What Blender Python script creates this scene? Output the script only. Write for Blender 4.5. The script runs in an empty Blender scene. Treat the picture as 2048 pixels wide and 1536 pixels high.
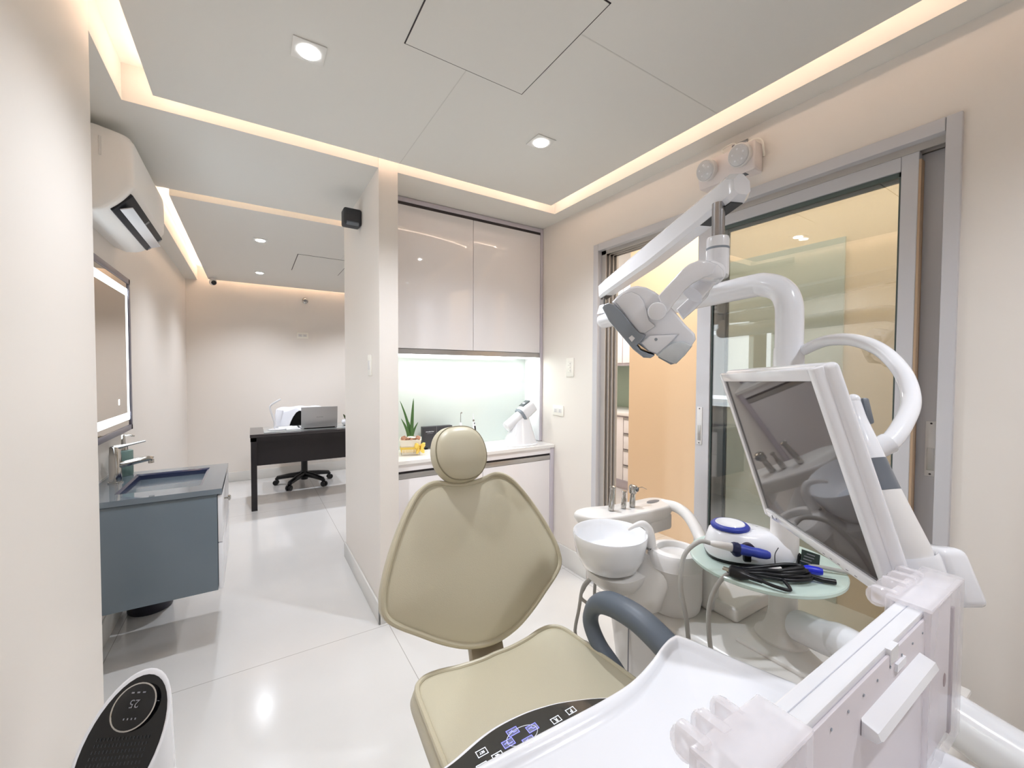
import bpy, bmesh, math, random
from mathutils import Vector, Matrix

random.seed(7)
SC = bpy.context.scene
COL = SC.collection
PI = math.pi

# ------------------------------------------------------------------ camera, world, lights, exposure
H = 1.35                                   # eye height
YAW, PIT, ROL, FPX = 0.563374, 0.0277693, 0.00468475, 825.57
FW = Vector((math.sin(YAW) * math.cos(PIT), math.cos(YAW) * math.cos(PIT), -math.sin(PIT)))
_r0 = Vector((math.cos(YAW), -math.sin(YAW), 0))
_u0 = _r0.cross(FW)
RT = _r0 * math.cos(ROL) + _u0 * math.sin(ROL)
UP = -_r0 * math.sin(ROL) + _u0 * math.cos(ROL)
cam_d = bpy.data.cameras.new('camera')
cam_d.sensor_width = 36.0
cam_d.lens = FPX / 2048 * 36
cam_d.clip_start = 0.02
cam = bpy.data.objects.new('camera', cam_d)
m3 = Matrix((RT, UP, -FW)).transposed()
cam.matrix_world = Matrix.Translation((0, 0, H)) @ m3.to_4x4()
COL.objects.link(cam)
SC.camera = cam

w = bpy.data.worlds.new('world')
SC.world = w
w.use_nodes = True
w.node_tree.nodes['Background'].inputs[0].default_value = (1, 1, 1, 1)
w.node_tree.nodes['Background'].inputs[1].default_value = 0.05

SC.view_settings.view_transform = 'Standard'
SC.view_settings.look = 'None'
SC.view_settings.gamma = 1
SC.view_settings.exposure = 0.6
SC.cycles.max_bounces = 14
SC.cycles.diffuse_bounces = 8
SC.cycles.transmission_bounces = 10
SC.cycles.transparent_max_bounces = 12
SC.cycles.sample_clamp_indirect = 6.0
SC.cycles.caustics_reflective = False
SC.cycles.caustics_refractive = False

COOL = (0.88, 0.92, 1.0)
WARM = (1.0, 0.74, 0.58)
DOWN_W = 40.0          # each downlight
COVE_E = 7.2          # cove LED strips
ROOM_W = 0.0


def area_light(name, loc, size, power, col, rot=(0, 0, 0), size_y=None, spread=PI):
    d = bpy.data.lights.new(name, 'AREA')
    d.energy = power
    d.color = col
    d.shape = 'RECTANGLE' if size_y else 'DISK'
    d.size = size
    if size_y:
        d.size_y = size_y
    d.spread = spread
    o = bpy.data.objects.new(name, d)
    o.location = loc
    o.rotation_euler = rot
    COL.objects.link(o)
    return o


def spot_light(name, loc, power, col, angle, blend=0.6, r=0.035):
    d = bpy.data.lights.new(name, 'SPOT')
    d.energy = power
    d.color = col
    d.spot_size = angle
    d.spot_blend = blend
    d.shadow_soft_size = r
    o = bpy.data.objects.new(name, d)
    o.location = loc
    COL.objects.link(o)
    return o


# large room lights: the corridor and the store room behind the sliding door
area_light('corridor_lamp', (2.43, 0.9, 2.52), 0.8, 25, (1.0, 0.90, 0.78), size_y=3.2)
area_light('store_lamp', (3.0, 3.4, 2.52), 0.6, 18, (1.0, 0.97, 0.96), size_y=0.6)


# ------------------------------------------------------------------ helpers
def lin(c):
    if isinstance(c, str):
        c = [int(c[i:i + 2], 16) / 255 for i in (0, 2, 4)]
    return tuple((x / 12.92 if x <= 0.04045 else ((x + 0.055) / 1.055) ** 2.4) for x in c) + (1.0,)


def mat(name, col, rough=0.5, metal=0.0, coat=0.0, bump=None, trans=0.0, ior=1.45, emit=None, es=0.0, var=0.0, spec=0.5, alpha=1.0):
    m = bpy.data.materials.new(name)
    m.use_nodes = True
    nt = m.node_tree
    b = nt.nodes['Principled BSDF']
    b.inputs['Base Color'].default_value = lin(col)
    b.inputs['Roughness'].default_value = rough
    b.inputs['Metallic'].default_value = metal
    b.inputs['Coat Weight'].default_value = coat
    b.inputs['Coat Roughness'].default_value = 0.05
    b.inputs['Transmission Weight'].default_value = trans
    b.inputs['IOR'].default_value = ior
    b.inputs['Specular IOR Level'].default_value = spec
    b.inputs['Alpha'].default_value = alpha
    if emit:
        b.inputs['Emission Color'].default_value = lin(emit) if isinstance(emit, str) else tuple(emit) + (1,)
        b.inputs['Emission Strength'].default_value = es
    if bump or var:
        tc = nt.nodes.new('ShaderNodeTexCoord')
        nz = nt.nodes.new('ShaderNodeTexNoise')
        nz.inputs['Scale'].default_value = bump[0] if bump else 6
        nz.inputs['Detail'].default_value = 4
        nt.links.new(tc.outputs['Object'], nz.inputs['Vector'])
        if bump:
            bp = nt.nodes.new('ShaderNodeBump')
            bp.inputs['Strength'].default_value = bump[1]
            bp.inputs['Distance'].default_value = 0.004
            nt.links.new(nz.outputs['Fac'], bp.inputs['Height'])
            nt.links.new(bp.outputs['Normal'], b.inputs['Normal'])
        if var:
            mx = nt.nodes.new('ShaderNodeMix')
            mx.data_type = 'RGBA'
            c = lin(col)
            mx.inputs['A'].default_value = tuple(x * (1 - var) for x in c[:3]) + (1,)
            mx.inputs['B'].default_value = tuple(min(1, x * (1 + var)) for x in c[:3]) + (1,)
            nt.links.new(nz.outputs['Fac'], mx.inputs['Factor'])
            nt.links.new(mx.outputs['Result'], b.inputs['Base Color'])
    return m


def cr(pts, n=8, closed=False):
    """Catmull-Rom through tuples of any length."""
    P = [tuple(p) for p in pts]
    out = []
    L = len(P)
    for i in range(L if closed else L - 1):
        g = (lambda k: P[k % L]) if closed else (lambda k: P[min(max(k, 0), L - 1)])
        a, b, c, d = g(i - 1), g(i), g(i + 1), g(i + 2)
        for s in range(n):
            t = s / n
            out.append(tuple(0.5 * (2 * b[k] + (c[k] - a[k]) * t + (2 * a[k] - 5 * b[k] + 4 * c[k] - d[k]) * t * t
                             + (3 * b[k] - a[k] - 3 * c[k] + d[k]) * t ** 3) for k in range(len(b))))
    if not closed:
        out.append(P[-1])
    return out


def pix(u, v, d):
    """Point seen along a line of sight at depth d (metres along the view axis)."""
    return Vector((0, 0, H)) + (FW + RT * ((u - 1024) / FPX) + UP * ((768 - v) / FPX)) * d


class M:
    def __init__(self):
        self.v, self.f = [], []

    def add(self, vs, fs):
        o = len(self.v)
        self.v += [Vector(p) for p in vs]
        self.f += [[i + o for i in f] for f in fs]
        return self

    def bm(self, bm):
        bm.verts.index_update()
        return self.add([v.co.copy() for v in bm.verts], [[v.index for v in f.verts] for f in bm.faces])

    def box(self, x0, x1, y0, y1, z0, z1, b=0.0, seg=2, mtx=None):
        bm = bmesh.new()
        bmesh.ops.create_cube(bm, size=1)
        for v in bm.verts:
            v.co = Vector((x0 + (v.co.x + .5) * (x1 - x0), y0 + (v.co.y + .5) * (y1 - y0), z0 + (v.co.z + .5) * (z1 - z0)))
        if b > 0:
            b = min(b, 0.49 * min(abs(x1 - x0), abs(y1 - y0), abs(z1 - z0)))
            bmesh.ops.bevel(bm, geom=bm.edges[:], offset=b, segments=seg, affect='EDGES', profile=0.5)
        if mtx:
            bm.transform(mtx)
        self.bm(bm)
        bm.free()
        return self

    def obox(self, c, s, e1, e2, e3, b=0.0, seg=2):
        """Oriented box: centre, full sizes, three axes."""
        mx = Matrix((Vector(e1), Vector(e2), Vector(e3))).transposed().to_4x4()
        mx.translation = Vector(c)
        return self.box(-s[0] / 2, s[0] / 2, -s[1] / 2, s[1] / 2, -s[2] / 2, s[2] / 2, b, seg, mx)

    def tube(self, pts, r, n=14, caps=True, flat=1.0, closed=False, upv=None):
        P = [Vector(p[:3]) for p in pts]
        L = len(P)
        R = [r] * L if not isinstance(r, (list, tuple)) else list(r)
        rings = []
        N = None
        for i in range(L):
            a = P[(i - 1) % L] if closed or i > 0 else P[i]
            c = P[(i + 1) % L] if closed or i < L - 1 else P[i]
            T = (c - a).normalized()
            if N is None:
                h = Vector(upv) if upv else (Vector((0, 0, 1)) if abs(T.z) < 0.9 else Vector((1, 0, 0)))
                N = (h - T * h.dot(T)).normalized()
            else:
                N = (N - T * N.dot(T)).normalized()
            B = T.cross(N)
            rings.append([P[i] + N * (R[i] * math.cos(2 * PI * k / n)) + B * (flat * R[i] * math.sin(2 * PI * k / n)) for k in range(n)])
        vs = [p for rg in rings for p in rg]
        fs = []
        for i in range(L if closed else L - 1):
            j = (i + 1) % L
            for k in range(n):
                q = (k + 1) % n
                fs.append([i * n + k, i * n + q, j * n + q, j * n + k])
        if caps and not closed:
            fs.append(list(range(n))[::-1])
            fs.append([(L - 1) * n + k for k in range(n)])
        return self.add(vs, fs)

    def loft(self, rings, cap0=True, cap1=True):
        n = len(rings[0])
        vs = [Vector(p) for rg in rings for p in rg]
        fs = []
        for i in range(len(rings) - 1):
            for k in range(n):
                q = (k + 1) % n
                fs.append([i * n + k, i * n + q, (i + 1) * n + q, (i + 1) * n + k])
        if cap0:
            fs.append(list(range(n))[::-1])
        if cap1:
            fs.append([(len(rings) - 1) * n + k for k in range(n)])
        return self.add(vs, fs)

    def lathe(self, prof, c=(0, 0, 0), axis=(0, 0, 1), n=32, sx=1.0, sy=1.0, cap0=True, cap1=True):
        A = Vector(axis).normalized()
        h = Vector((1, 0, 0)) if abs(A.x) < 0.9 else Vector((0, 1, 0))
        e1 = (h - A * h.dot(A)).normalized()
        e2 = A.cross(e1)
        C = Vector(c)
        rings = [[C + A * z + e1 * (r * sx * math.cos(2 * PI * k / n)) + e2 * (r * sy * math.sin(2 * PI * k / n)) for k in range(n)] for r, z in prof]
        return self.loft(rings, cap0, cap1)

    def prism(self, poly, O, e1, e2, d, b=0.0, seg=2):
        """Polygon in the plane (O, e1, e2), extruded d along e1 x e2, rim bevelled."""
        e1, e2, O = Vector(e1), Vector(e2), Vector(O)
        nn = e1.cross(e2).normalized()
        bm = bmesh.new()
        vs = [bm.verts.new(O + e1 * p[0] + e2 * p[1]) for p in poly]
        f = bm.faces.new(vs)
        ext = bmesh.ops.extrude_face_region(bm, geom=[f])
        vv = [g for g in ext['geom'] if isinstance(g, bmesh.types.BMVert)]
        bmesh.ops.translate(bm, verts=vv, vec=nn * d)
        bmesh.ops.recalc_face_normals(bm, faces=bm.faces[:])
        if b > 0:
            es = [e for e in bm.edges if abs((e.verts[0].co - e.verts[1].co).normalized().dot(nn)) < 0.5]
            bmesh.ops.bevel(bm, geom=es, offset=b, segments=seg, affect='EDGES', profile=0.5)
        self.bm(bm)
        bm.free()
        return self

    def sphere(self, c, r, n=16, s=(1, 1, 1)):
        k = n // 2
        return self.lathe([(r * math.sin(PI * i / k) * 1.0 + 1e-5, -r * math.cos(PI * i / k) * s[2]) for i in range(k + 1)], c, (0, 0, 1), n, s[0], s[1])

    def build(self, name, m, parent=None, smooth=35, wn=False):
        base = ORG.get(parent.name, Vector()) if parent else None
        if parent is None:
            xs = [p.x for p in self.v]; ys = [p.y for p in self.v]; zs = [p.z for p in self.v]
            base = Vector(((min(xs) + max(xs)) / 2, (min(ys) + max(ys)) / 2, min(zs)))
        me = bpy.data.meshes.new(name)
        me.from_pydata([tuple(p - base) for p in self.v], [], self.f)
        me.validate()
        bm = bmesh.new()
        bm.from_mesh(me)
        bmesh.ops.recalc_face_normals(bm, faces=bm.faces[:])
        bm.to_mesh(me)
        bm.free()
        me.materials.append(m)
        if smooth:
            me.shade_smooth()
            me.set_sharp_from_angle(angle=math.radians(smooth))
        o = bpy.data.objects.new(name, me)
        COL.objects.link(o)
        if parent:
            o.parent = parent
        else:
            o.location = base
        ORG[o.name] = base.copy()
        if wn:
            md = o.modifiers.new('wn', 'WEIGHTED_NORMAL')
            md.keep_sharp = True
        return o


ORG = {}


def thing(name, label, cat, loc=(0, 0, 0), group=None):
    o = bpy.data.objects.new(name, None)
    o.empty_display_size = 0.05
    COL.objects.link(o)
    o.location = loc
    ORG[o.name] = Vector(loc)
    return tag(o, label, cat, group)


def tag(o, label, cat, group=None):
    o['label'] = label
    o['category'] = cat
    if group:
        o['group'] = group
    return o


def struct(o):
    o['kind'] = 'structure'
    return o


def lab(o, s):
    o['label'] = s
    return o


def text(name, s, size, O, right, up, m, parent, depth=0.0006, align='CENTER'):
    cu = bpy.data.curves.new(name, 'FONT')
    cu.body = s
    cu.size = size
    cu.extrude = depth / 2
    cu.align_x = align
    cu.align_y = 'CENTER'
    t = bpy.data.objects.new(name + '_tmp', cu)
    COL.objects.link(t)
    dg = bpy.context.evaluated_depsgraph_get()
    me = bpy.data.meshes.new_from_object(t.evaluated_get(dg))
    bpy.data.objects.remove(t)
    right, up = Vector(right).normalized(), Vector(up).normalized()
    nn = right.cross(up)
    g = M()
    g.add([Vector(O) + right * v.co.x + up * v.co.y + nn * v.co.z for v in me.vertices], [list(p.vertices) for p in me.polygons])
    bpy.data.meshes.remove(me)
    return g.build(name, m, parent, smooth=0)


def dup(root, delta, label=None, group=None):
    r = root.copy()
    COL.objects.link(r)
    r.location = root.location + Vector(delta)
    if label:
        r['label'] = label
    if group:
        r['group'] = group
    for ch in list(root.children):
        c = ch.copy()
        COL.objects.link(c)
        c.parent = r
        for g in list(ch.children):
            d = g.copy()
            COL.objects.link(d)
            d.parent = c
    return r


# ------------------------------------------------------------------ materials
W_WALL = mat('wall_paint', 'E7E1DA', 0.42, bump=(60, 0.03))
W_CEIL = mat('ceiling_paint', 'DEDDD8', 0.75, bump=(80, 0.02))
COVE = mat('cove_paint', 'F2EEE8', 0.7)
W_AMBER = mat('amber_paint', 'E5D3BC', 0.6, bump=(60, 0.03))
BASEB = mat('skirting_tile', 'D9D8D4', 0.2)
ALU = mat('aluminium_powder', 'C9C8CB', 0.32, coat=0.3)
ALU_D = mat('aluminium_track', 'B3AEA9', 0.4)
ALU_H = mat('aluminium_handle', 'B8B6B4', 0.3, metal=0.8)
GASKET = mat('rubber_gasket', '54605C', 0.5)
FELT = mat('felt_strip', 'B59B80', 0.9)
GLOSSW = mat('gloss_laminate', 'EEEBEC', 0.06, coat=0.8)
CARC = mat('carcass_laminate', 'C9C3CB', 0.35)
DARKGAP = mat('shadow_gap', '3A3436', 0.6)
QUARTZ = mat('quartz_top', 'F1EFEC', 0.12, var=0.01)
SPLASH = mat('back_painted_glass', 'CBD2CE', 0.08, coat=0.4)
NICHE = mat('niche_panel', 'F4F3F4', 0.3)
PLW = mat('white_plastic', 'E5E6EA', 0.16, coat=0.35)
PLW2 = mat('white_enamel', 'E4E5E9', 0.2, coat=0.25)
UNITW = mat('unit_enamel', 'E0DDD9', 0.28, coat=0.2)
PLM = mat('matt_white_plastic', 'DEDCDA', 0.42)
PLG = mat('grey_plastic', '8A929B', 0.25, coat=0.3)
PLDG = mat('dark_grey_plastic', '6A6F76', 0.35)
BLK = mat('black_plastic', '0C0C0E', 0.3)
BLKG = mat('black_gloss', '06070A', 0.05, coat=0.2)
CHR = mat('chrome', 'BDBBB7', 0.09, metal=1.0)
STEEL = mat('brushed_steel', 'A9AAAE', 0.25, metal=1.0)
LEATH = mat('beige_leatherette', 'C3BCA5', 0.38, bump=(420, 0.10), var=0.02)
PIPE = mat('beige_piping', 'C0B8A0', 0.36)
VAN = mat('slate_blue_laminate', '68747D', 0.22, coat=0.2, var=0.03)
VANG = mat('slate_blue_glass', '6C7780', 0.05, coat=0.6)
VANB = mat('dark_basin_glass', '2F3650', 0.15, coat=0.2)
SAGE = mat('sage_ceramic', '6E8781', 0.4)
WOOD = mat('dark_espresso_wood', '1F1A1C', 0.38, bump=(40, 0.05))
WOODT = mat('espresso_desk_top', '353032', 0.16, coat=0.3)
SILV = mat('laptop_silver', 'B9BABC', 0.35, metal=0.55)
CLOTH = mat('white_cloth', 'EDEFF6', 0.9, bump=(200, 0.2))
LEAF = mat('leaf_green', '4E7340', 0.45, var=0.25)
LEAFD = mat('leaf_dark_green', '3B4A26', 0.5, var=0.2)
TERRA = mat('pebble_terracotta', 'B98A72', 0.8, var=0.2)
BASK = mat('ribbed_paper', 'EFE9DD', 0.7)
YEL = mat('yellow_ribbon', 'EBCB5F', 0.5)
BLUE = mat('blue_grip', '2B3C9A', 0.45)
BLUED = mat('navy_rubber', '191F45', 0.45)
BLUEP = mat('bright_blue_plug', '2430C8', 0.35)
HOSE = mat('grey_hose', 'A9A7A2', 0.45)
CORD = mat('black_rubber_cord', '101014', 0.38)
IVORY = mat('ivory_plastic', 'F0EDE4', 0.35)
GREENG = mat('green_tint_glass', 'CFE2DA', 0.15, coat=.4, alpha=.8)
CLEARP = mat('clear_plastic', 'F6F3F6', 0.14, coat=.4, alpha=.34)
MIRR = mat('mirror_silver', 'C9C0B4', 0.01, metal=1.0)
FRM = mat('mirror_frame_grey', '7C7984', 0.35, metal=0.4)
INK = mat('printed_dark_ink', '3A4252', 0.5)
INKW = mat('printed_white_ink', 'F2F4F8', 0.5)
INKL = mat('pale_seam', 'BCBEC8', 0.5)
INKG = mat('printed_grey_ink', '808086', 0.5)
LEDW = mat('led_white', 'FFFFFF', 0.5, emit=(0.86, 0.94, 1.0), es=1.6)
LEDU = mat('led_under_cabinet', 'FFFFFF', 0.5, emit=(0.93, 1.0, 0.96), es=5.0)
LEDC = mat('led_cove_warm', 'FFFFFF', 0.5, emit=WARM, es=COVE_E)
LEDC2 = mat('led_cove_lobby', 'FFFFFF', 0.5, emit=WARM, es=COVE_E * 7)
LEDD = mat('downlight_lens', 'FFFFFF', 0.5, emit=(0.95, 0.98, 1.0), es=14.0)
LEDR = mat('red_led', 'FF9090', 0.5, emit=(1.0, 0.25, 0.25), es=2.5)
KEYW = mat('key_backlight_white', 'F4F6FF', 0.5, emit=(0.85, 0.9, 1.0), es=0.55)
KEYF = mat('key_blue_fill', '0A0A30', 0.3, emit=(0.02, 0.02, 0.5), es=0.10)
KEYB = mat('key_backlight_blue', '6A6AF0', 0.5, emit=(0.30, 0.30, 1.0), es=0.9)
LENS = mat('lamp_lens', 'D0D0D2', 0.12, coat=.6, bump=(260, 0.8))
STONE = mat('screen_glass', '3B3535', 0.03, coat=0.6)


def glass_mat(name, col, fac):
    """Clean pane: mostly see-through, with a mirror-like share that grows at grazing angles."""
    m = bpy.data.materials.new(name)
    m.use_nodes = True
    nt = m.node_tree
    nt.nodes.clear()
    out = nt.nodes.new('ShaderNodeOutputMaterial')
    tr = nt.nodes.new('ShaderNodeBsdfTransparent')
    tr.inputs[0].default_value = lin(col)
    gl = nt.nodes.new('ShaderNodeBsdfGlossy')
    gl.inputs['Roughness'].default_value = 0.01
    fr = nt.nodes.new('ShaderNodeFresnel')
    fr.inputs[0].default_value = 1.5
    ad = nt.nodes.new('ShaderNodeMath')
    ad.operation = 'MULTIPLY_ADD'
    ad.inputs[1].default_value = 1.3
    ad.inputs[2].default_value = fac
    mx = nt.nodes.new('ShaderNodeMixShader')
    nt.links.new(fr.outputs[0], ad.inputs[0])
    nt.links.new(ad.outputs[0], mx.inputs[0])
    nt.links.new(tr.outputs[0], mx.inputs[1])
    nt.links.new(gl.outputs[0], mx.inputs[2])
    nt.links.new(mx.outputs[0], out.inputs[0])
    return m


PANE = glass_mat('door_pane', 'F1F2EF', 0.10)


def floor_mat():
    m = mat('porcelain_floor', 'E3E2DF', 0.16, coat=0.25)
    nt = m.node_tree
    b = nt.nodes['Principled BSDF']
    geo = nt.nodes.new('ShaderNodeNewGeometry')
    sep = nt.nodes.new('ShaderNodeSeparateXYZ')
    nt.links.new(geo.outputs['Position'], sep.inputs[0])
    masks = []
    for ax, off, per in (('X', 0.608, 1.2), ('Y', 2.187, 2.4)):
        a = nt.nodes.new('ShaderNodeMath'); a.operation = 'SUBTRACT'; a.inputs[1].default_value = off - 60 * per - per / 2
        nt.links.new(sep.outputs[ax], a.inputs[0])
        md = nt.nodes.new('ShaderNodeMath'); md.operation = 'MODULO'; md.inputs[1].default_value = per
        nt.links.new(a.outputs[0], md.inputs[0])
        s = nt.nodes.new('ShaderNodeMath'); s.operation = 'SUBTRACT'; s.inputs[1].default_value = per / 2
        nt.links.new(md.outputs[0], s.inputs[0])
        ab = nt.nodes.new('ShaderNodeMath'); ab.operation = 'ABSOLUTE'
        nt.links.new(s.outputs[0], ab.inputs[0])
        lt = nt.nodes.new('ShaderNodeMath'); lt.operation = 'LESS_THAN'; lt.inputs[1].default_value = 0.0016
        nt.links.new(ab.outputs[0], lt.inputs[0])
        masks.append(lt)
    mxm = nt.nodes.new('ShaderNodeMath'); mxm.operation = 'MAXIMUM'
    nt.links.new(masks[0].outputs[0], mxm.inputs[0])
    nt.links.new(masks[1].outputs[0], mxm.inputs[1])
    nz = nt.nodes.new('ShaderNodeTexNoise'); nz.inputs['Scale'].default_value = 3.0; nz.inputs['Detail'].default_value = 5
    nt.links.new(geo.outputs['Position'], nz.inputs['Vector'])
    c1 = nt.nodes.new('ShaderNodeMix'); c1.data_type = 'RGBA'
    c1.inputs['A'].default_value = lin('D3D2D0'); c1.inputs['B'].default_value = lin('DDDCDB')
    nt.links.new(nz.outputs['Fac'], c1.inputs['Factor'])
    c2 = nt.nodes.new('ShaderNodeMix'); c2.data_type = 'RGBA'
    c2.inputs['B'].default_value = lin('A8A6A2')
    nt.links.new(mxm.outputs[0], c2.inputs['Factor'])
    nt.links.new(c1.outputs['Result'], c2.inputs['A'])
    nt.links.new(c2.outputs['Result'], b.inputs['Base Color'])
    return m


FLOOR = floor_mat()

# ------------------------------------------------------------------ room shell
CZ = 2.415      # underside of ceiling and soffits
RZ = 2.56       # top of the cove recess
XL, XLN, XR = -0.633, -0.42, 1.845

struct(M().box(-1.0, 5.2, -2.2, 6.3, -0.08, 0.0).build('floor', FLOOR, smooth=0))
struct(M().box(-1.0, 5.2, -2.2, 6.3, RZ, RZ + 0.08).build('ceiling', COVE, smooth=0))
# soffits of the treatment room and lobby (the lowered rim round each cove)
s = M()
s.box(XL - .1, 2.3, 2.22, 3.14, CZ, RZ)                 # beam between the rooms
s.box(XL - .1, XLN, 1.83, 2.22, CZ, RZ)
s.box(1.735, XR + .12, -2.0, 2.22, CZ, RZ)              # above the door wall
s.box(XL - .1, -0.52, 3.14, 6.06, CZ, RZ)              # lobby, mirror side
s.box(2.0, 2.3, 3.14, 6.06, CZ, RZ)
s.box(XLN, 1.735, -2.0, -1.45, CZ, RZ)
struct(s.build('ceiling_soffit', W_CEIL, smooth=0))
struct(M().box(-0.31, 1.627, -1.35, 2.12, CZ, CZ + 0.03).build('ceiling_panel_treatment', W_CEIL, smooth=0))
lobby = M().box(-0.41, 1.9, 3.255, 5.955, CZ, CZ + 0.02)
for b in ((-0.41, 1.9, 3.255, 3.265), (-0.41, 1.9, 5.945, 5.955), (-0.41, -0.40, 3.265, 5.945), (1.89, 1.9, 3.265, 5.945)):
    lobby.box(*b, CZ + .02, CZ + .075)           # upstand hiding the LED strip
struct(lobby.build('ceiling_panel_lobby', W_CEIL, smooth=0))
# board joints of the plasterboard ceiling, faint grooves
for a in ((0.651, 0.655, 1.345, 2.12), (0.89, 1.627, 1.008, 1.012), (0.73, 0.733, 3.4, 4.23)):
    struct(M().box(a[0], a[1], a[2], a[3], CZ - 0.0006, CZ + 0.001).build('ceiling_joint', mat('joint_filler', 'D0CFCA', 0.8), smooth=0))

struct(M().box(XLN - .25, XLN, -2.0, 1.83, 0, RZ).build('wall_left', W_WALL, smooth=0))
struct(M().box(XL - .12, XL, 1.83, 6.06, 0, RZ).build('wall_corridor', W_WALL, smooth=0))
struct(M().box(XL - .12, 2.3, 6.06, 6.2, 0, RZ).build('wall_back', W_WALL, smooth=0))
struct(M().box(XLN - .25, XR + .12, -2.12, -2.0, 0, RZ).build('wall_behind', W_WALL, smooth=0))
struct(M().box(0.572, 0.672, 2.215, 3.16, 0, RZ).build('wall_partition', W_WALL, smooth=0))
struct(M().box(0.672, XR + .12, 2.702, 3.16, 0, RZ).build('wall_niche', W_WALL, smooth=0))
struct(M().box(2.0, 2.3, 3.16, 6.06, 0, RZ).build('wall_lobby', W_WALL, smooth=0))
r = M()
r.box(XR, XR + .12, -2.0, 0.355, 0, RZ)
r.box(XR, XR + .12, 1.94, 2.72, 0, RZ)
r.box(XR, XR + .12, 0.355, 1.94, 2.147, RZ)
struct(r.build('wall_right', W_WALL, smooth=0))
# beyond the sliding door
a = M()
a.box(2.9, 3.0, -1.2, 1.0, 0, RZ)
a.box(2.9, 3.0, 1.9, 2.6, 0, RZ)
a.box(2.9, 3.0, 1.0, 1.9, 2.14, RZ)
struct(a.build('wall_amber', W_AMBER, smooth=0))
struct(M().box(4.25, 4.35, -1.2, 4.7, 0, RZ).build('wall_store', W_WALL, smooth=0))
struct(M().box(2.3, 4.35, 4.7, 4.8, 0, RZ).build('wall_store_back', W_WALL, smooth=0))
struct(M().box(XR + .12, 4.35, -1.3, -1.2, 0, RZ).build('wall_corridor_end', W_WALL, smooth=0))
struct(M().box(XR + .12, 4.25, -1.2, 4.7, CZ + .12, RZ).build('ceiling_corridor', W_CEIL, smooth=0))
# lining of the corridor side of the door wall
struct(M().box(XR + .12, XR + .125, 1.94, 3.16, 0, CZ + .12).build('wall_corridor_lining', W_AMBER, smooth=0))
d3 = struct(M().box(2.885, 2.925, 1.0, 1.9, 0, 2.14).build('door_3', mat('sage_lacquer_door', 'BCC6C2', 0.12, coat=0.5), smooth=0))
M().tube([(2.87, 1.08, 0.95), (2.87, 1.08, 1.15)], 0.008).build('handle', STEEL, d3)

# skirting
def skirt(name, *boxes):
    g = M()
    for b in boxes:
        g.box(*b, b=0.004)
    return struct(g.build(name, BASEB))
skirt('baseboard_right', (XR - .012, XR, 1.99, 2.36, 0, .14), (XR - .012, XR, -2.0, 0.345, 0, .14))
skirt('baseboard_partition', (0.56, 0.572, 2.203, 3.172, 0, .11), (0.56, 0.684, 2.203, 2.215, 0, .11), (0.56, 0.672, 3.16, 3.172, 0, .11))
skirt('baseboard_back', (XL, 2.0, 6.048, 6.06, 0, .12))
skirt('baseboard_corridor', (XL, XL + .012, 1.83, 6.06, 0, .12))
skirt('baseboard_left', (XLN, XLN + .012, -2.0, 1.842, 0, .12))

# cove LED strips lying on the hidden edge of each hung panel
def strip(name, label, boxes, m=None):
    g = M()
    for b in boxes:
        g.box(*b)
    return tag(g.build(name, m or LEDC, smooth=0), label, 'led strip')
z0, z1 = CZ + 0.031, CZ + 0.043
strip('led_strip', 'warm LED strip glowing inside the ceiling cove above the dental chair', [
    (-0.30, -0.285, -1.34, 2.11, z0, z1), (1.602, 1.617, -1.34, 2.11, z0, z1), (-0.30, 1.617, 2.095, 2.11, z0, z1), (-0.30, 1.617, -1.34, -1.325, z0, z1)])
strip('led_strip', 'warm LED strip glowing inside the lobby ceiling cove beyond the beam', [
    (-0.398, -0.385, 3.267, 5.943, z0 + .03, z1 + .03), (-0.38, 1.888, 3.267, 3.28, z0 + .03, z1 + .03), (-0.38, 1.888, 5.93, 5.943, z0 + .03, z1 + .03)], LEDC2)

# ceiling hatches
def hatch(x0, x1, y0, y1, label, gap):
    t = thing('access_hatch', label, 'hatch', ((x0 + x1) / 2, (y0 + y1) / 2, CZ - .001))
    g = M()
    e = gap
    for b in ((x0, x1, y0, y0 + e), (x0, x1, y1 - e, y1), (x0, x0 + e, y0, y1), (x1 - e, x1, y0, y1)):
        g.box(b[0], b[1], b[2], b[3], CZ - 0.0012, CZ + 0.001)
    g.build('shadow_gap', DARKGAP, t, smooth=0)
    M().box(x0 + e, x1 - e, y0 + e, y1 - e, CZ - 0.0025, CZ + 0.001).build('panel', W_CEIL, t, smooth=0)
hatch(0.43, 0.888, 0.88, 1.345, 'square ceiling access hatch with dark outline above the dental chair', 0.004)
hatch(0.367, 0.825, 4.225, 4.925, 'ceiling access hatch in the lobby ceiling near the desk', 0.006)

# downlights
def downlight(x, y, label, power=1.0, cone=140):
    t = thing('downlight', label, 'downlight', (x, y, CZ), 'recessed square downlights')
    g = M()
    o, i = 0.05, 0.031
    n = 32
    g.box(x - o, x + o, y - o, y + o, CZ - 0.004, CZ - 0.0005, b=0.0015)
    g.build('trim_plate', mat('downlight_trim', 'E4E3DF', 0.5), t)
    M().lathe([(i, 0), (i, 0.003), (i * .9, 0.0045)], (x, y, CZ - 0.0045 - .004)).build('lens', LEDD, t)
    spot_light('downlight_beam', (x, y, CZ - 0.03), DOWN_W * power, COOL, math.radians(cone), 1.0, 0.03)
downlight(0.173, 1.549, 'square recessed downlight above the chair, nearer the air conditioner')
downlight(1.143, 1.569, 'square recessed downlight above the white wall cabinets')
downlight(0.075, 3.949, 'first lobby downlight behind the beam', 1.2, 125)
downlight(0.087, 5.244, 'farthest lobby downlight, near the back wall', 1.2, 125)
downlight(1.15, 5.3, 'lobby downlight over the desk end hidden behind the partition', 1.3, 120)
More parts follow.
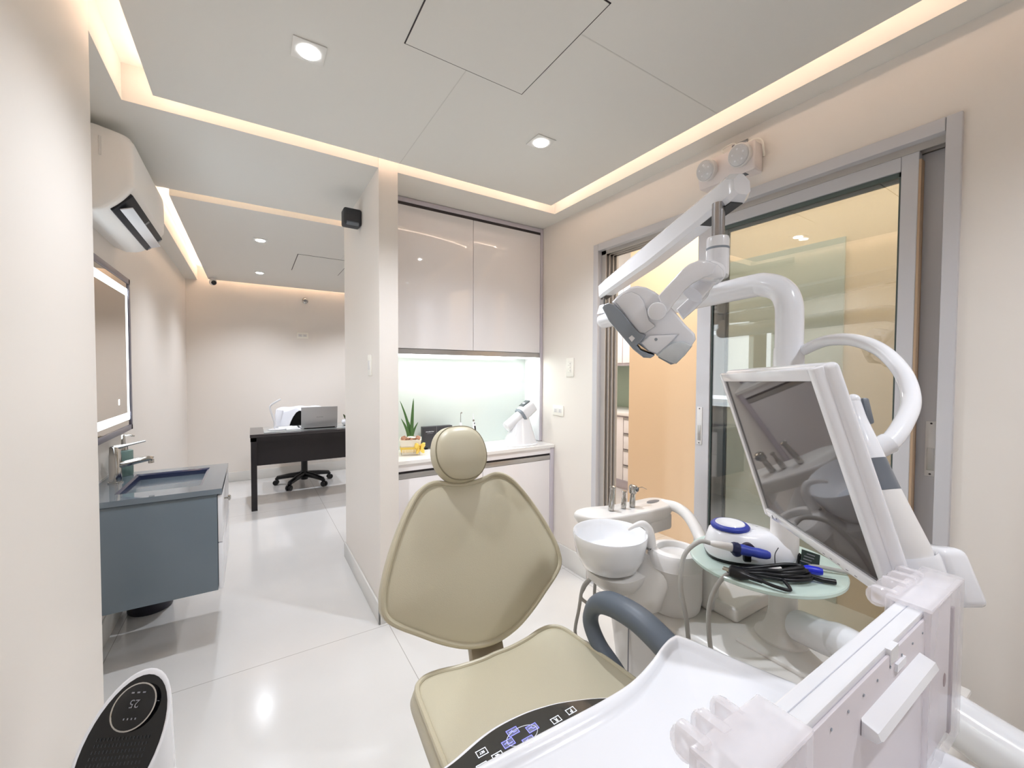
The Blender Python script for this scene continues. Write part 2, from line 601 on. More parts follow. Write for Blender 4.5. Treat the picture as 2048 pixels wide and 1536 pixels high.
downlight(0.20, -0.35, 'unseen square downlight added as fill behind the photographer, left', 0.3)  # out of view, added to light the foreground
downlight(1.16, -0.35, 'unseen square downlight added as fill behind the photographer, right', 1.0)  # its unseen partner, added to brighten chair and tray

# ------------------------------------------------------------------ sliding door in the right wall
fr = struct(M().box(XR - .014, XR + .13, 1.905, 1.947, 0, 2.152, b=.004)
            .box(XR - .014, XR + .13, 0.348, 0.385, 0, 2.152, b=.004)
            .box(XR - .014, XR + .13, 0.385, 1.905, 2.108, 2.152, b=.004).build('trim_1', ALU, wn=True))
g = M()
for i, x in enumerate((.018, .05, .082, .112)):
    g.box(XR + x, XR + x + .006, 1.868, 1.905, 0, 2.108)
    g.box(XR + x, XR + x + .006, 0.385, 1.905, 2.085, 2.108)
    g.box(XR + x, XR + x + .006, 0.385, 1.868, 0, 0.006)
g.box(XR + .12, XR + .13, 1.868, 1.905, 0, 2.108)
g.build('door_track', ALU_D, fr, smooth=0)


def leaf(name, x, y0, y1, sl, sr, hy, hz, top=2.088):
    """Glazed sliding leaf: stile widths sl (lobby side) and sr."""
    t = struct(M().box(x, x + .03, y1 - sl, y1, 0.008, top, b=.003)
               .box(x, x + .03, y0, y0 + sr, 0.008, top, b=.003)
               .box(x, x + .03, y0 + sr, y1 - sl, top - .05, top, b=.003)
               .box(x, x + .03, y0 + sr, y1 - sl, 0.008, 0.09, b=.003).build(name, ALU, wn=True))
    g = M()
    w_ = .006
    a0, a1, b0, b1 = y0 + sr, y1 - sl, 0.09, top - .05
    for bx in ((a0, a0 + w_, b0, b1), (a1 - w_, a1, b0, b1), (a0, a1, b0, b0 + w_), (a0, a1, b1 - .016, b1)):
        g.box(x + .008, x + .022, bx[0], bx[1], bx[2], bx[3])
    g.build('glazing_gasket', GASKET, t, smooth=0)
    M().box(x + .0125, x + .0175, a0, a1, b0, b1).build('glass_pane', PANE, t, smooth=0)
    M().box(x - .002, x + .032, y0 - .006, y0, 0.02, top - .03).build('felt_seal', FELT, t, smooth=0)
    h = M().box(x - .004, x + .001, hy - .014, hy + .014, hz, hz + .185, b=.0015).build('handle', PLM, t)
    M().box(x - .0046, x - .0035, hy - .009, hy + .009, hz + .02, hz + .095, b=.0005).build('finger_recess', ALU_H, h)
    for zz in (hz + .008, hz + .177):
        M().lathe([(.003, 0), (.003, .0008)], (x - .0046, hy, zz), (-1, 0, 0), 10).build('screw', DARKGAP, h)
    return t


leaf('door_1', XR + .024, 0.452, 1.247, .072, .045, 1.222, 1.0)
leaf('door_2', XR + .07, 0.388, 1.185, .055, .075, 0.412, 1.01)

# ------------------------------------------------------------------ store room seen through the doorway
t = thing('base_cabinet', 'pinkish white drawer cabinet in the room beyond the sliding door', 'cabinet', (3.8, 3.4, 0))
M().box(3.62, 4.2, 2.62, 4.6, 0.10, 0.86).build('body', CARC, t, smooth=0)
M().box(3.66, 4.2, 2.62, 4.6, 0.0, 0.10).build('plinth', CARC, t, smooth=0)
for zi in range(4):
    z = .12 + zi * .182
    dd = M().box(3.6, 3.62, 2.66, 3.30, z, z + .15, b=.002).build('drawer', GLOSSW, t)
    M().box(3.596, 3.61, 2.66, 3.30, z + .152, z + .172).build('handle', ALU_H, dd)
M().box(3.6, 3.62, 3.31, 3.9, .12, .84, b=.002).build('door', GLOSSW, t)
M().box(3.6, 3.62, 3.91, 4.58, .12, .84, b=.002).build('door', GLOSSW, t)
tag(M().box(3.58, 4.2, 2.6, 4.6, .862, .90, b=.003).build('worktop', QUARTZ), 'cream worktop in the room beyond the sliding door', 'worktop')
t = thing('wall_cabinet', 'pinkish white wall cabinet in the room beyond the sliding door', 'cabinet', (4.0, 3.4, 1.44))
M().box(3.72, 4.24, 2.62, 4.6, 1.44, 2.5).build('body', CARC, t, smooth=0)
M().box(3.70, 3.72, 2.66, 3.42, 1.47, 2.49, b=.002).build('door', GLOSSW, t)
M().box(3.70, 3.72, 3.43, 4.18, 1.47, 2.49, b=.002).build('door', GLOSSW, t)
struct(M().box(4.2, 4.24, 2.62, 4.65, .90, 1.44).build('wall_splash_store', mat('sage_splash', '9EB09E', .2), smooth=0))

# ------------------------------------------------------------------ white cabinets in the niche
YU = 2.497   # front of wall cabinet
t = thing('wall_cabinet', 'glossy white wall cabinet with two doors over the counter niche', 'cabinet', (1.25, 2.6, 1.46))
M().box(0.674, 1.823, YU + .022, 2.693, 1.475, 2.40).build('carcass', CARC, t, smooth=0)
M().box(1.823, 1.842, YU - .006, 2.693, .84, 2.412, b=.001).build('side_panel', CARC, t)
M().box(1.8215, 1.823, YU + .002, 2.693, .84, 1.462).build('niche_lining', NICHE, t, smooth=0)
M().box(0.674, 1.823, YU - .002, YU + .03, 2.385, 2.412, b=.001).build('top_fillet', CARC, t)
M().box(0.674, 1.823, YU + .004, YU + .02, 2.362, 2.386).build('shadow_gap', DARKGAP, t, smooth=0)
M().box(0.676, 1.2655, YU, YU + .02, 1.497, 2.366, b=.0015).build('door', GLOSSW, t)
M().box(1.2685, 1.820, YU, YU + .02, 1.497, 2.366, b=.0015).build('door', GLOSSW, t)
M().box(0.674, 1.823, YU + .004, YU + .022, 1.462, 1.494).build('handle_channel', ALU_H, t, smooth=0)
M().box(0.674, 1.823, YU + .022, 2.693, 1.462, 1.475).build('bottom_panel', NICHE, t, smooth=0)

tag(M().box(0.70, 1.815, YU + .035, YU + .055, 1.452, 1.4615, b=.001).build('led_strip', LEDU, smooth=0),
    'bright white LED strip under the white wall cabinet', 'led strip')
area_light('under_cabinet_glow', (1.25, YU + .045, 1.45), 1.05, 2.0, (0.96, 1.0, 0.97), size_y=.02)

tag(M().box(0.674, 1.822, 2.694, 2.70, .835, 1.462).build('glass_splashback', SPLASH, smooth=0),
    'pale green glass splashback behind the counter', 'splashback')

YB = 2.343
t = thing('base_cabinet', 'glossy white base cabinet under the counter with aluminium pull channel', 'cabinet', (1.25, 2.5, 0))
M().box(0.674, 1.80, YB + .03, 2.69, 0.0, .80).build('carcass', CARC, t, smooth=0)
M().box(1.812, 1.842, YB + .002, 2.69, 0.0, .812, b=.001).build('side_panel', CARC, t)
M().box(0.674, 1.812, YB + .006, YB + .03, .772, .812).build('top_rail', GLOSSW, t, smooth=0)
M().box(0.674, 1.812, YB + .016, YB + .03, .758, .772).build('shadow_gap', DARKGAP, t, smooth=0)
M().box(0.674, 1.812, YB + .006, YB + .028, .728, .758, b=.002).build('handle_channel', ALU_H, t)
M().box(0.676, 1.2635, YB + .008, YB + .028, .06, .726, b=.0015).build('door', GLOSSW, t)
M().box(1.2665, 1.81, YB + .008, YB + .028, .06, .726, b=.0015).build('door', GLOSSW, t)
M().box(0.674, 1.812, YB + .05, YB + .06, 0, .06).build('plinth', DARKGAP, t, smooth=0)
tag(M().box(0.674, 1.843, YB - .004, 2.694, .812, .835, b=.003).build('worktop', QUARTZ, wn=True),
    'white stone worktop in the niche holding plant and scanner', 'worktop')
CT = .835

# ------------------------------------------------------------------ items on the worktop
# potted aloe
c = Vector((.845, 2.53, CT))
t = thing('potted_aloe', 'small aloe in a square ribbed white pot with yellow ribbon bow', 'plant', c)
e1, e2 = Vector((.94, -.34, 0)), Vector((.34, .94, 0))
def sq(s, z):
    return [c + e1 * (a * s) + e2 * (b * s) + Vector((0, 0, z)) for a, b in ((-1, -1), (1, -1), (1, 1), (-1, 1))]
M().loft([sq(.047, 0.001), sq(.066, .096), sq(.062, .096), sq(.06, .085)]).build('pot', BASK, t, smooth=0)
g = M()
for (ea, eb) in ((e1, e2), (e2, e1)):
    for sgn in (-1, 1):
        for k in range(12):
            q = -1 + 2 * (k + .5) / 12
            g.obox(c + eb * (sgn * .0575) + ea * (q * .053) + Vector((0, 0, .05)), (.0045, .004, .09), ea, eb + Vector((0, 0, .0)), (0, 0, 1))
g.build('ribbing', BASK, t, smooth=0)
M().loft([sq(.0545, .018), sq(.0635, .052), sq(.062, .052), sq(.052, .018)], False, False).build('ribbon_band', YEL, t, smooth=0)
bow = c + e1 * .058 - e2 * .06 + Vector((0, 0, .050))
g = M()
for dx, dz, sx in ((-.022, .010, 1), (.020, .012, 1), (-.016, -.020, 1), (.017, -.018, 1), (0, 0, .6)):
    rings = []
    for k in range(7):
        f = k / 6
        p = bow + e1 * (dx * f * 1.5) + Vector((0, 0, dz * f * 1.5)) - e2 * (.012 * math.sin(PI * f))
        r_ = (.006 + .014 * math.sin(PI * min(1, f * 1.05) * .92)) * sx
        rings.append([p + Vector((0, 0, 1)) * (r_ * math.cos(a)) - e2 * (.55 * r_ * math.sin(a)) + e1 * (.3 * r_ * math.sin(2 * a)) for a in [2 * PI * j / 8 for j in range(8)]])
    g.loft(rings)
g.build('ribbon_bow', YEL, t)
g = M()
for k in range(70):
    a, b = random.uniform(-.056, .056), random.uniform(-.056, .056)
    g.sphere(c + e1 * a + e2 * b + Vector((0, 0, .092 + random.uniform(0, .012))), random.uniform(.006, .010), 8, (1, 1.1, .8))
o = g.build('pebbles', TERRA, t)
o['kind'] = 'stuff'
g = M()
for k in range(5):
    g.sphere(c + e1 * random.uniform(-.03, .02) + e2 * random.uniform(-.05, -.01) + Vector((0, 0, .108)), .012, 8, (1.4, 1, .45))
g.build('white_pebbles', BASK, t)
for (bx, by, tx, ty, tz, wd) in ((-.004, 0, -.066, .012, .335, .016), (.006, -.002, .018, .004, .35, .02), (-.010, -.006, -.058, -.012, .225, .018),
                                 (.008, .004, .046, .0, .2, .015), (0, .01, -.012, .03, .2, .016)):
    g = M()
    rings = []
    for k in range(12):
        f = k / 11
        p = c + Vector((0, 0, .095)) + e1 * (bx + (tx - bx) * (f ** 1.5)) + e2 * (by + (ty - by) * f) + Vector((0, 0, (tz - .095) * (f ** .9)))
        r_ = wd * (1 - f) ** .75 * (0.75 + .5 * f) + .0006
        rings.append([p + e1 * (r_ * .5 * math.cos(a_)) * 1.5 + e2 * (r_ * .45 * math.sin(a_) - .3 * r_ * math.cos(a_) ** 2) for a_ in [2 * PI * j / 8 for j in range(8)]])
    g.loft(rings)
    g.build('leaf', LEAF, t)

# black carton with white lettering
t = thing('carton', 'black flat carton with small white lettering behind the beige headrest', 'box', (1.06, 2.66, CT))
M().box(.958, 1.168, 2.615, 2.66, CT + .012, CT + .150, b=.002).build('case', mat('black_card', '3A393D', .45), t)
M().box(1.052, 1.0535, 2.6142, 2.616, CT + .012, CT + .150).build('seam_line', ALU_H, t, smooth=0)
for xx in (.968, 1.136):
    M().box(xx, xx + .022, 2.613, 2.665, CT, CT + .012, b=.002).build('foot', BLK, t)
text('brand_lettering', 'woodpecker', .0115, (1.005, 2.6142, CT + .118), (1, 0, 0), (0, 0, 1), INKW, t)
M().box(.985, 1.025, 2.614, 2.616, CT + .105, CT + .107).build('underline', INKG, t, smooth=0)

# two pen-shaped tools on a white stand
def pen(x, y, z0, z1, lean, label, kind):
    t = thing('pen_device', label, 'dental tool', (x, y, z0))
    ax = Vector((lean, 0, 1)).normalized()
    L_ = z1 - z0
    b = Vector((x, y, z0))
    if kind == 0:
        M().lathe([(.009, 0), (.0095, .06), (.008, L_ * .58), (.0065, L_ * .60)], b, ax, 16).build('body', PLW, t)
        M().lathe([(.0022, L_ * .5), (.002, L_ * .93)], b, ax, 10).build('shaft', CHR, t)
        M().lathe([(.004, 0), (.0058, .004), (.0058, .010), (.003, .013)], b + ax * (L_ * .92), (.8, -.3, .5), 14).build('tip', CHR, t)
    else:
        M().lathe([(.013, 0), (.0135, .05), (.011, L_ * .55), (.009, L_ * .68)], b, ax, 16).build('body', PLW, t)
        M().lathe([(.0075, L_ * .68), (.007, L_ * .76)], b, ax, 14).build('collar', CHR, t)
        M().lathe([(.0065, L_ * .76), (.002, L_ * .93), (.0022, L_ * .97), (.001, L_)], b, ax, 14).build('tip', PLW, t)
        M().obox(b + ax * (L_ * .36) + Vector((0, -.0125, 0)), (.010, .004, .05), (1, 0, 0), (0, 1, 0), ax, b=.001).build('display', BLK, t)
    M().obox(b + ax * (L_ * (.42 if kind == 0 else .6)) + Vector((0, -.009 if kind == 0 else -.0098, 0)), (.006, .003, .012), (1, 0, 0), (0, 1, 0), ax, b=.001).build('button', BLK, t)
tst = thing('charging_stand', 'white stand holding two pen tools, mostly hidden by the headrest', 'stand', (1.29, 2.61, CT))
M().lathe([(.075, 0), (.075, .012), (.06, .035), (.05, .04)], (1.29, 2.61, CT), n=32, sx=1.4).build('base', PLW, tst)
M().box(1.20, 1.36, 2.60, 2.65, CT + .036, CT + .052, b=.006).build('cradle', PLW, tst)
pen(1.222, 2.595, CT + .0525, 1.082, -.01, 'thin white pen tool with chrome shaft, left of two on the stand', 0)
pen(1.335, 2.595, CT + .0525, 1.062, -.12, 'white cordless pen tool with tapered tip, right of two on the stand', 1)

# hand-held X-ray scanner resting on its stand
t = thing('scanner_stand', 'white wedge stand carrying the handheld X-ray camera on the worktop', 'stand', (1.66, 2.5, CT))
P = [(1.50, 2.40), (1.70, 2.37), (1.80, 2.52), (1.78, 2.60), (1.55, 2.58)]
def ring(P, s, z, cc=(1.665, 2.49)):
    return [(cc[0] + (p[0] - cc[0]) * s, cc[1] + (p[1] - cc[1]) * s, z) for p in cr(P, 5, True)]
M().loft([ring(P, 1.0, CT), ring(P, 1.02, CT + .008), ring(P, .98, CT + .014)]).build('base_plate', PLW, t)
M().loft([ring(P, .9, CT + .0142), ring(P, .72, CT + .08), ring(P, .5, CT + .16), ring(P, .40, CT + .2)]).build('pyramid', PLW, t)
g = M()
for x, z in ((1.745, CT + .06), (1.72, CT + .11)):
    g.prism([(0, 0), (.035, 0), (.028, .035), (.018, .05), (.012, .02), (0, .03)], (x, 2.53, z), (1, 0, 0), (0, 0, 1), -.03, .004)
g.build('rack_hook', PLW, t)
hx = Vector((1.672, 2.47, CT + .236))
ax = Vector((-.80, .04, -.56)).normalized()     # along the nose cone
sd = ax.cross(Vector((0, 0, 1))).normalized()
tp = sd.cross(ax)
t = thing('xray_camera', 'white handheld dental X-ray camera with grey collar resting on its stand', 'x-ray camera', hx)
g = M()
def rr(cn, wv, hv, rad):
    out = []
    for k in range(24):
        a_ = 2 * PI * k / 24
        ca, sa = math.cos(a_), math.sin(a_)
        n_ = 3.2
        out.append(cn + sd * (wv * abs(ca) ** (2 / n_) * (1 if ca > 0 else -1)) + tp * (hv * abs(sa) ** (2 / n_) * (1 if sa > 0 else -1)))
    return out
g.loft([rr(hx - ax * .075, .038, .036, 0), rr(hx - ax * .07, .048, .046, 0), rr(hx - ax * .0, .052, .05, 0), rr(hx + ax * .035, .05, .048, 0)])
g.build('body', PLW, t)
M().loft([rr(hx + ax * .035, .049, .047, 0), rr(hx + ax * .036, .051, .049, 0), rr(hx + ax * .052, .045, .043, 0), rr(hx + ax * .053, .03, .03, 0)]).build('collar', PLG, t)
M().lathe([(.037, .045), (.037, .185), (.0355, .189), (.034, .185), (.0, .17)], hx, ax, 28, cap1=False).build('nose_cone', PLW, t)
M().obox(hx - ax * .028 + tp * .0495, (.07, .062, .004), ax, sd, tp, b=.001).build('display', mat('lcd_grey', '4E5458', .15), t)
M().obox(hx - ax * .028 + tp * .0518 + sd * .006, (.012, .03, .0005), ax, sd, tp).build('screen_symbols', KEYW, t, smooth=0)

# ------------------------------------------------------------------ wall plates, emergency light, camera, sprinkler
def plate(name, label, cat, c, right, up, w_, h_, kind):
    right, up = Vector(right), Vector(up)
    nn = right.cross(up)
    c = Vector(c)
    t = thing(name, label, cat, c)
    M().obox(c + nn * .004, (w_, h_, .008), right, up, nn, b=.003).build('cover_plate', IVORY, t)
    def at(a, b, z=0.0):
        return c + right * a + up * b + nn * (.008 + z)
    if kind == 'outlet':
        for s_ in (-1, 1):
            f = M().obox(at(s_ * w_ * .2, 0, .0008), (w_ * .34, h_ * .42, .0016), right, up, nn, b=.0006).build('socket', PLM, t)
            g = M()
            for a, b in ((-.006, .005), (.006, .005), (-.006, -.006), (.006, -.006)):
                g.obox(at(s_ * w_ * .2 + a, b, .0018), (.002, .006, .0006), right, up, nn)
            g.build('slot', DARKGAP, f, smooth=0)
    elif kind == 'switch3':
        f = M().obox(at(0, 0, .0008), (w_ * .44, h_ * .58, .0016), right, up, nn, b=.0006).build('insert', PLM, t)
        for k in (-1, 0, 1):
            b = M().obox(at(0, k * h_ * .19, .002), (w_ * .38, h_ * .17, .003), right, up, nn, b=.001).build('rocker', IVORY, t)
            M().obox(at(w_ * .12, k * h_ * .19, .0037), (.003, .006, .0006), right, up, nn).build('mark', DARKGAP, b, smooth=0)
    else:
        M().obox(at(0, 0, .001), (w_ * .5, h_ * .45, .003), right, up, nn, b=.001).build('rocker', PLM, t)
    return t
plate('light_switch', 'ivory triple light switch on the wall left of the sliding door', 'switch', (XR, 2.174, 1.388), (0, -1, 0), (0, 0, 1), .078, .128, 'switch3')
plate('wall_outlet', 'ivory double wall outlet low beside the white cabinets', 'outlet', (XR, 2.298, 1.082), (0, -1, 0), (0, 0, 1), .118, .074, 'outlet')
plate('light_switch', 'slim white switch on the partition side facing the corridor', 'switch', (.572, 2.408, 1.388), (0, -1, 0), (0, 0, 1), .072, .118, 'single')
plate('wall_outlet', 'white double outlet high on the lobby back wall', 'outlet', (.575, 6.06, 1.822), (1, 0, 0), (0, 0, 1), .135, .082, 'outlet')

# twin-head emergency light above the door
t = thing('emergency_light', 'white twin-head emergency light over the sliding door', 'emergency light', (XR, 1.06, 2.26))
P = [(0, 0), (-.062, .0), (-.074, .04), (-.066, .118), (0, .118)]
M().prism([(p[0], p[1]) for p in P], (XR, 1.19, 2.205), (1, 0, 0), (0, 0, 1), .255, .01, 3).build('housing', mat('pinkish_white_plastic', 'E6DEDC', .35), t)
for y, z, r_, tilt in ((1.135, 2.272, .047, .25), (0.985, 2.275, .047, -.05)):
    ax = Vector((-1, tilt * .3, -.25)).normalized()
    c = Vector((XR - .078, y, z))
    hd = M().lathe([(r_ * .6, -.012), (r_ * .98, .0), (r_, .02), (r_ * .93, .023)], c, ax, 32).build('lamp_head', PLM, t)
    M().lathe([(r_ * .92, .0232), (r_ * .86, .028), (r_ * .45, .031), (.0, .032)], c, ax, 32, cap1=False).build('lens', LENS, hd)
    g = M()
    e1 = ax.cross(Vector((0, 0, 1))).normalized(); e2 = e1.cross(ax)
    for k in range(5):
        a_ = 2 * PI * k / 5 + .3
        g.lathe([(.010, .020), (.004, .031), (.0, .032)], c + e1 * (r_ * .5 * math.cos(a_)) + e2 * (r_ * .5 * math.sin(a_)), ax, 12, cap1=False)
    g.build('led_cluster', PLW, hd)
M().lathe([(.005, 0), (.0045, .003), (0, .004)], (XR - .058, 1.063, 2.2068), (-.5, 0, -1), 12, cap1=False).build('indicator', LEDR, t)
M().obox((XR - .045, 1.095, 2.204), (.008, .012, .002), (1, 0, 0), (0, 1, 0), (0, 0, 1)).build('test_button', BLK, t, smooth=0)
M().obox((XR - .045, 1.005, 2.2045), (.03, .055, .0015), (1, 0, 0), (0, 1, 0), (0, 0, 1)).build('rating_label', PLDG, t, smooth=0)
M().tube(cr([(XR - .03, 1.16, 2.324), (XR - .05, 1.19, 2.335), (XR - .02, 1.13, 2.342), (XR - .015, 1.08, 2.33), (XR - .03, 1.10, 2.36), (XR - .02, 1.06, 2.375), (XR - .01, 1.045, 2.365)], 8), .0032, 8).build('cable', IVORY, t)
M().tube(cr([(XR - .02, 1.03, 2.325), (XR - .03, .97, 2.345), (XR - .03, .93, 2.33), (XR - .02, .925, 2.29), (XR - .004, .93, 2.27)], 8), .004, 8).build('power_cable', IVORY, t)
M().box(XR - .006, XR, 1.0, 1.07, 2.345, 2.375, b=.002).build('bracket', STEEL, t)

t = thing('security_camera', 'white dome security camera under the lobby ceiling corner', 'camera', (-.36, 5.98, CZ))
M().lathe([(.035, 0), (.035, .012), (.024, .02)], (-.36, 5.86, CZ), (0, 0, -1), 24).build('mount', PLM, t)
bd = M().sphere((-.36, 5.86, CZ - .045), .038, 20).build('eyeball', PLM, t)
M().lathe([(.027, .020), (.025, .035), (.012, .04), (0, .040)], (-.36, 5.86, CZ - .045), (.35, -.85, -.35), 20, cap1=False).build('lens', BLKG, t)

t = thing('sprinkler', 'round chrome sidewall sprinkler high on the lobby back wall', 'sprinkler', (.607, 6.06, 2.276))
M().lathe([(.036, 0), (.036, .006), (.022, .012), (.012, .02), (.012, .04)], (.607, 6.06, 2.276), (0, -1, 0), 24).build('escutcheon', CHR, t)
M().lathe([(.018, .042), (.02, .045), (.004, .046)], (.607, 6.06, 2.276), (0, -1, 0), 16).build('deflector', STEEL, t)

t = thing('wall_speaker', 'small black box speaker high on the partition above the corridor', 'speaker', (.52, 2.65, 2.22))
M().box(.470, .571, 2.60, 2.69, 2.225, 2.322, b=.012, seg=3).build('case', mat('charcoal_plastic', '36373A', .55), t)
M().obox((.52, 2.605, 2.232), (.07, .022, .012), (1, 0, 0), (0, .8, -.6), (0, .6, .8), b=.003).build('grille', PLDG, t)
M().box(.5715, .572, 2.63, 2.67, 2.25, 2.30).build('bracket', PLDG, t, smooth=0)

# ------------------------------------------------------------------ air conditioner
t = thing('air_conditioner', 'white split air conditioner on the corridor wall above the lit mirror', 'air conditioner', (XL, 2.78, 2.02))
prof = [(0, .02), (.05, 0), (.11, .012), (.165, .06), (.206, .118), (.214, .15), (.214, .30), (.207, .325), (.185, .345), (.10, .365), (0, .37)]
pr = cr(prof[1:-1], 5)
poly = [(0, .02)] + [(p[0], p[1]) for p in pr] + [(0, .37)]
g = M()
Y0, Y1 = 2.40, 3.15
rings = []
for y, s_ in ((Y0, .90), (Y0 + .004, .955), (Y0 + .012, .985), (Y0 + .025, 1.0), (Y1 - .025, 1.0), (Y1 - .012, .985), (Y1 - .004, .955), (Y1, .90)):
    rings.append([(XL + p[0] * (s_ if p[0] > .01 else 1), y, 2.015 + .18 + (p[1] - .18) * (.5 + .5 * s_)) for p in poly])
g.loft(rings)
g.build('casing', mat('ac_white', 'F3F1EE', .35), t, smooth=40)
# outlet slot under the front edge
def ac(x, y, z):
    return Vector((XL + x, y, 2.015 + z))
d1 = (ac(.206, 0, .118) - ac(.11, 0, .012)).normalized()
nn = Vector((d1.z, 0, -d1.x))
cc = ac(.166, (Y0 + Y1) / 2, .064)
M().obox(cc + nn * -.005, (.104, .70, .028), d1, (0, 1, 0), nn, b=.004).build('outlet_slot', mat('ac_cavity', '14161F', .5), t)
fl = M().obox(cc + nn * .024 - d1 * .006, (.046, .66, .006), (d1 + nn * .55).normalized(), (0, 1, 0), (nn - d1 * .55).normalized(), b=.0025).build('louver', PLW, t)
M().obox(cc + nn * .0065 + d1 * .03, (.03, .025, .008), d1, (0, 1, 0), nn).build('slot_frame', PLDG, t, smooth=0)
M().obox(cc + nn * .0065 + d1 * .0 + Vector((0, .335, 0)), (.08, .028, .010), d1, (0, 1, 0), nn, b=.002).build('end_bracket', PLDG, t)
M().box(XL + .105, XL + .113, Y0 - .004, Y0 + .004, 2.25, 2.33, b=.002).build('grip_rib', PLM, t)

# ------------------------------------------------------------------ lit mirror
t = thing('lit_mirror', 'rectangular mirror with glowing white border over the blue sink', 'mirror', (XL, 2.7, 1.0))
ya, yb, za, zb = 2.06, 3.27, 1.005, 1.885
th = .035
g = M()
for b in ((ya, yb, za, za + .03), (ya, yb, zb - .03, zb), (ya, ya + .03, za, zb), (yb - .03, yb, za, zb)):
    g.box(XL, XL + th, b[0], b[1], b[2], b[3], b=.002)
g.build('frame', FRM, t)
M().box(XL + .004, XL + th - .006, ya + .028, yb - .028, za + .028, zb - .028).build('mirror_glass', MIRR, t, smooth=0)
g = M()
q = .042; wd = .042
x0, x1 = XL + th - .0062, XL + th - .0052
for b in ((ya + q, yb - q, za + q + .02, za + q + .02 + wd), (ya + q, yb - q, zb - q - .02 - wd, zb - q - .02), (yb - q - wd, yb - q, za + q + .02, zb - q - .02), (ya + q, ya + q + wd, za + q + .02, zb - q - .02)):
    g.box(x0, x1, b[0], b[1], b[2], b[3])
g.build('light_border', LEDW, t, smooth=0)
area_light('mirror_glow', (XL + th + .01, 2.66, 1.44), .9, 3.0, (.86, .94, 1.0), (0, math.radians(-90), 0), size_y=.7)
M().box(x0, x1 + .0004, 3.0, 3.018, 1.165, 1.195).build('touch_switch', LEDW, t, smooth=0)

# ------------------------------------------------------------------ floating vanity
VX0, VX1, VY0, VY1, VZ0, VZ1 = XL + .001, -.142, 2.36, 2.97, .318, .772
t = thing('vanity', 'wall hung slate blue vanity with glass basin top below the lit mirror', 'sink', (-.39, 2.66, VZ0))
M().box(VX0, VX1, VY0, VY1, VZ0, VZ1, b=.002).build('cabinet_body', VAN, t)
dr = M().box(VX1 + .002, VX1 + .02, VY0 + .002, VY1 - .002, .545, VZ1 - .006, b=.002).build('drawer', PLW2, t)
M().lathe([(.005, 0), (.005, .012), (.013, .016), (.014, .024), (.008, .028)], (VX1 + .02, 2.52, .71), (1, 0, 0), 18).build('knob', CHR, dr)
M().box(VX1 + .002, VX1 + .02, VY0 + .002, VY1 - .002, VZ0 + .004, .54, b=.002).build('drawer', PLW2, t)
# glass counter with rectangular basin opening
zt, zb_ = .80, .775
ox0, ox1, oy0, oy1 = -.52, -.205, 2.47, 2.90
g = M()
X0, X1, Y0_, Y1_ = VX0, -.122, 2.352, 2.985
def rect(a0, a1, b0, b1, z, r_=.0):
    return [(a0, b0, z), (a1, b0, z), (a1, b1, z), (a0, b1, z)]
g.loft([rect(ox0, ox1, oy0, oy1, zt), rect(X0, X1, Y0_, Y1_, zt), rect(X0, X1, Y0_, Y1_, zb_), rect(ox0, ox1, oy0, oy1, zb_)], False, False)
g.build('counter', VANG, t, smooth=0)
g = M()
g.loft([rect(ox0, ox1, oy0, oy1, zt - .0005), rect(ox0 + .012, ox1 - .012, oy0 + .012, oy1 - .012, zt - .006), rect(ox0 + .045, ox1 - .02, oy0 + .02, oy1 - .02, zt - .11), rect(ox0 + .075, ox1 - .03, oy0 + .03, oy1 - .03, zt - .12)], False, True)
g.build('basin', VANB, t, smooth=25)
M().lathe([(.022, 0), (.022, .003), (.012, .004)], (-.34, 2.70, zt - .1195), (0, 0, 1), 20).build('drain', CHR, t)
M().lathe([(.016, 0), (.016, .003), (.010, .004)], (ox0 + .03, 2.70, zt - .05), (1, 0, .3), 16).build('overflow_ring', CHR, t)
M().box(XL + .0005, XL + .003, Y0_, Y1_ + .02, zt, zt + .012).build('silicone_bead', PLM, t, smooth=0)

t = thing('faucet', 'chrome basin mixer tap at the wall side of the blue sink', 'faucet', (-.568, 2.735, .80))
fx, fy = -.568, 2.735
M().lathe([(.029, 0), (.029, .006), (.024, .008)], (fx, fy, .80), n=24).build('base_ring', CHR, t)
M().lathe([(.0235, .008), (.0235, .135), (.022, .142), (.021, .175), (.019, .178)], (fx, fy, .80), n=24).build('body', CHR, t)
M().tube([(fx + .015, fy, .885), (fx + .07, fy, .898), (fx + .125, fy, .908), (fx + .142, fy, .903)], [.016, .0145, .013, .013], 16).build('spout', CHR, t)
M().lathe([(.0115, 0), (.0115, .018)], (fx + .134, fy, .884), n=16).build('aerator', CHR, t)
M().tube([(fx, fy, .972), (fx + .05, fy, .983), (fx + .115, fy, .998)], [.012, .006, .0045], 12, flat=1.6).build('lever', CHR, t)

t = thing('soap_dispenser', 'sage green soap dispenser with chrome pump beside the tap', 'dispenser', (-.572, 2.915, .80))
sx, sy = -.572, 2.915
M().lathe([(.036, 0), (.038, .004), (.038, .128), (.036, .131), (.018, .132)], (sx, sy, .8005), n=28).build('bottle', SAGE, t)
M().lathe([(.018, .131), (.018, .156), (.010, .158), (.0075, .2), (.0085, .212), (.004, .214)], (sx, sy, .80), n=20).build('pump', CHR, t)
M().tube([(sx, sy, 1.008), (sx + .025, sy - .002, 1.01), (sx + .045, sy - .004, 1.005)], [.0055, .005, .0035], 10).build('nozzle', CHR, t)

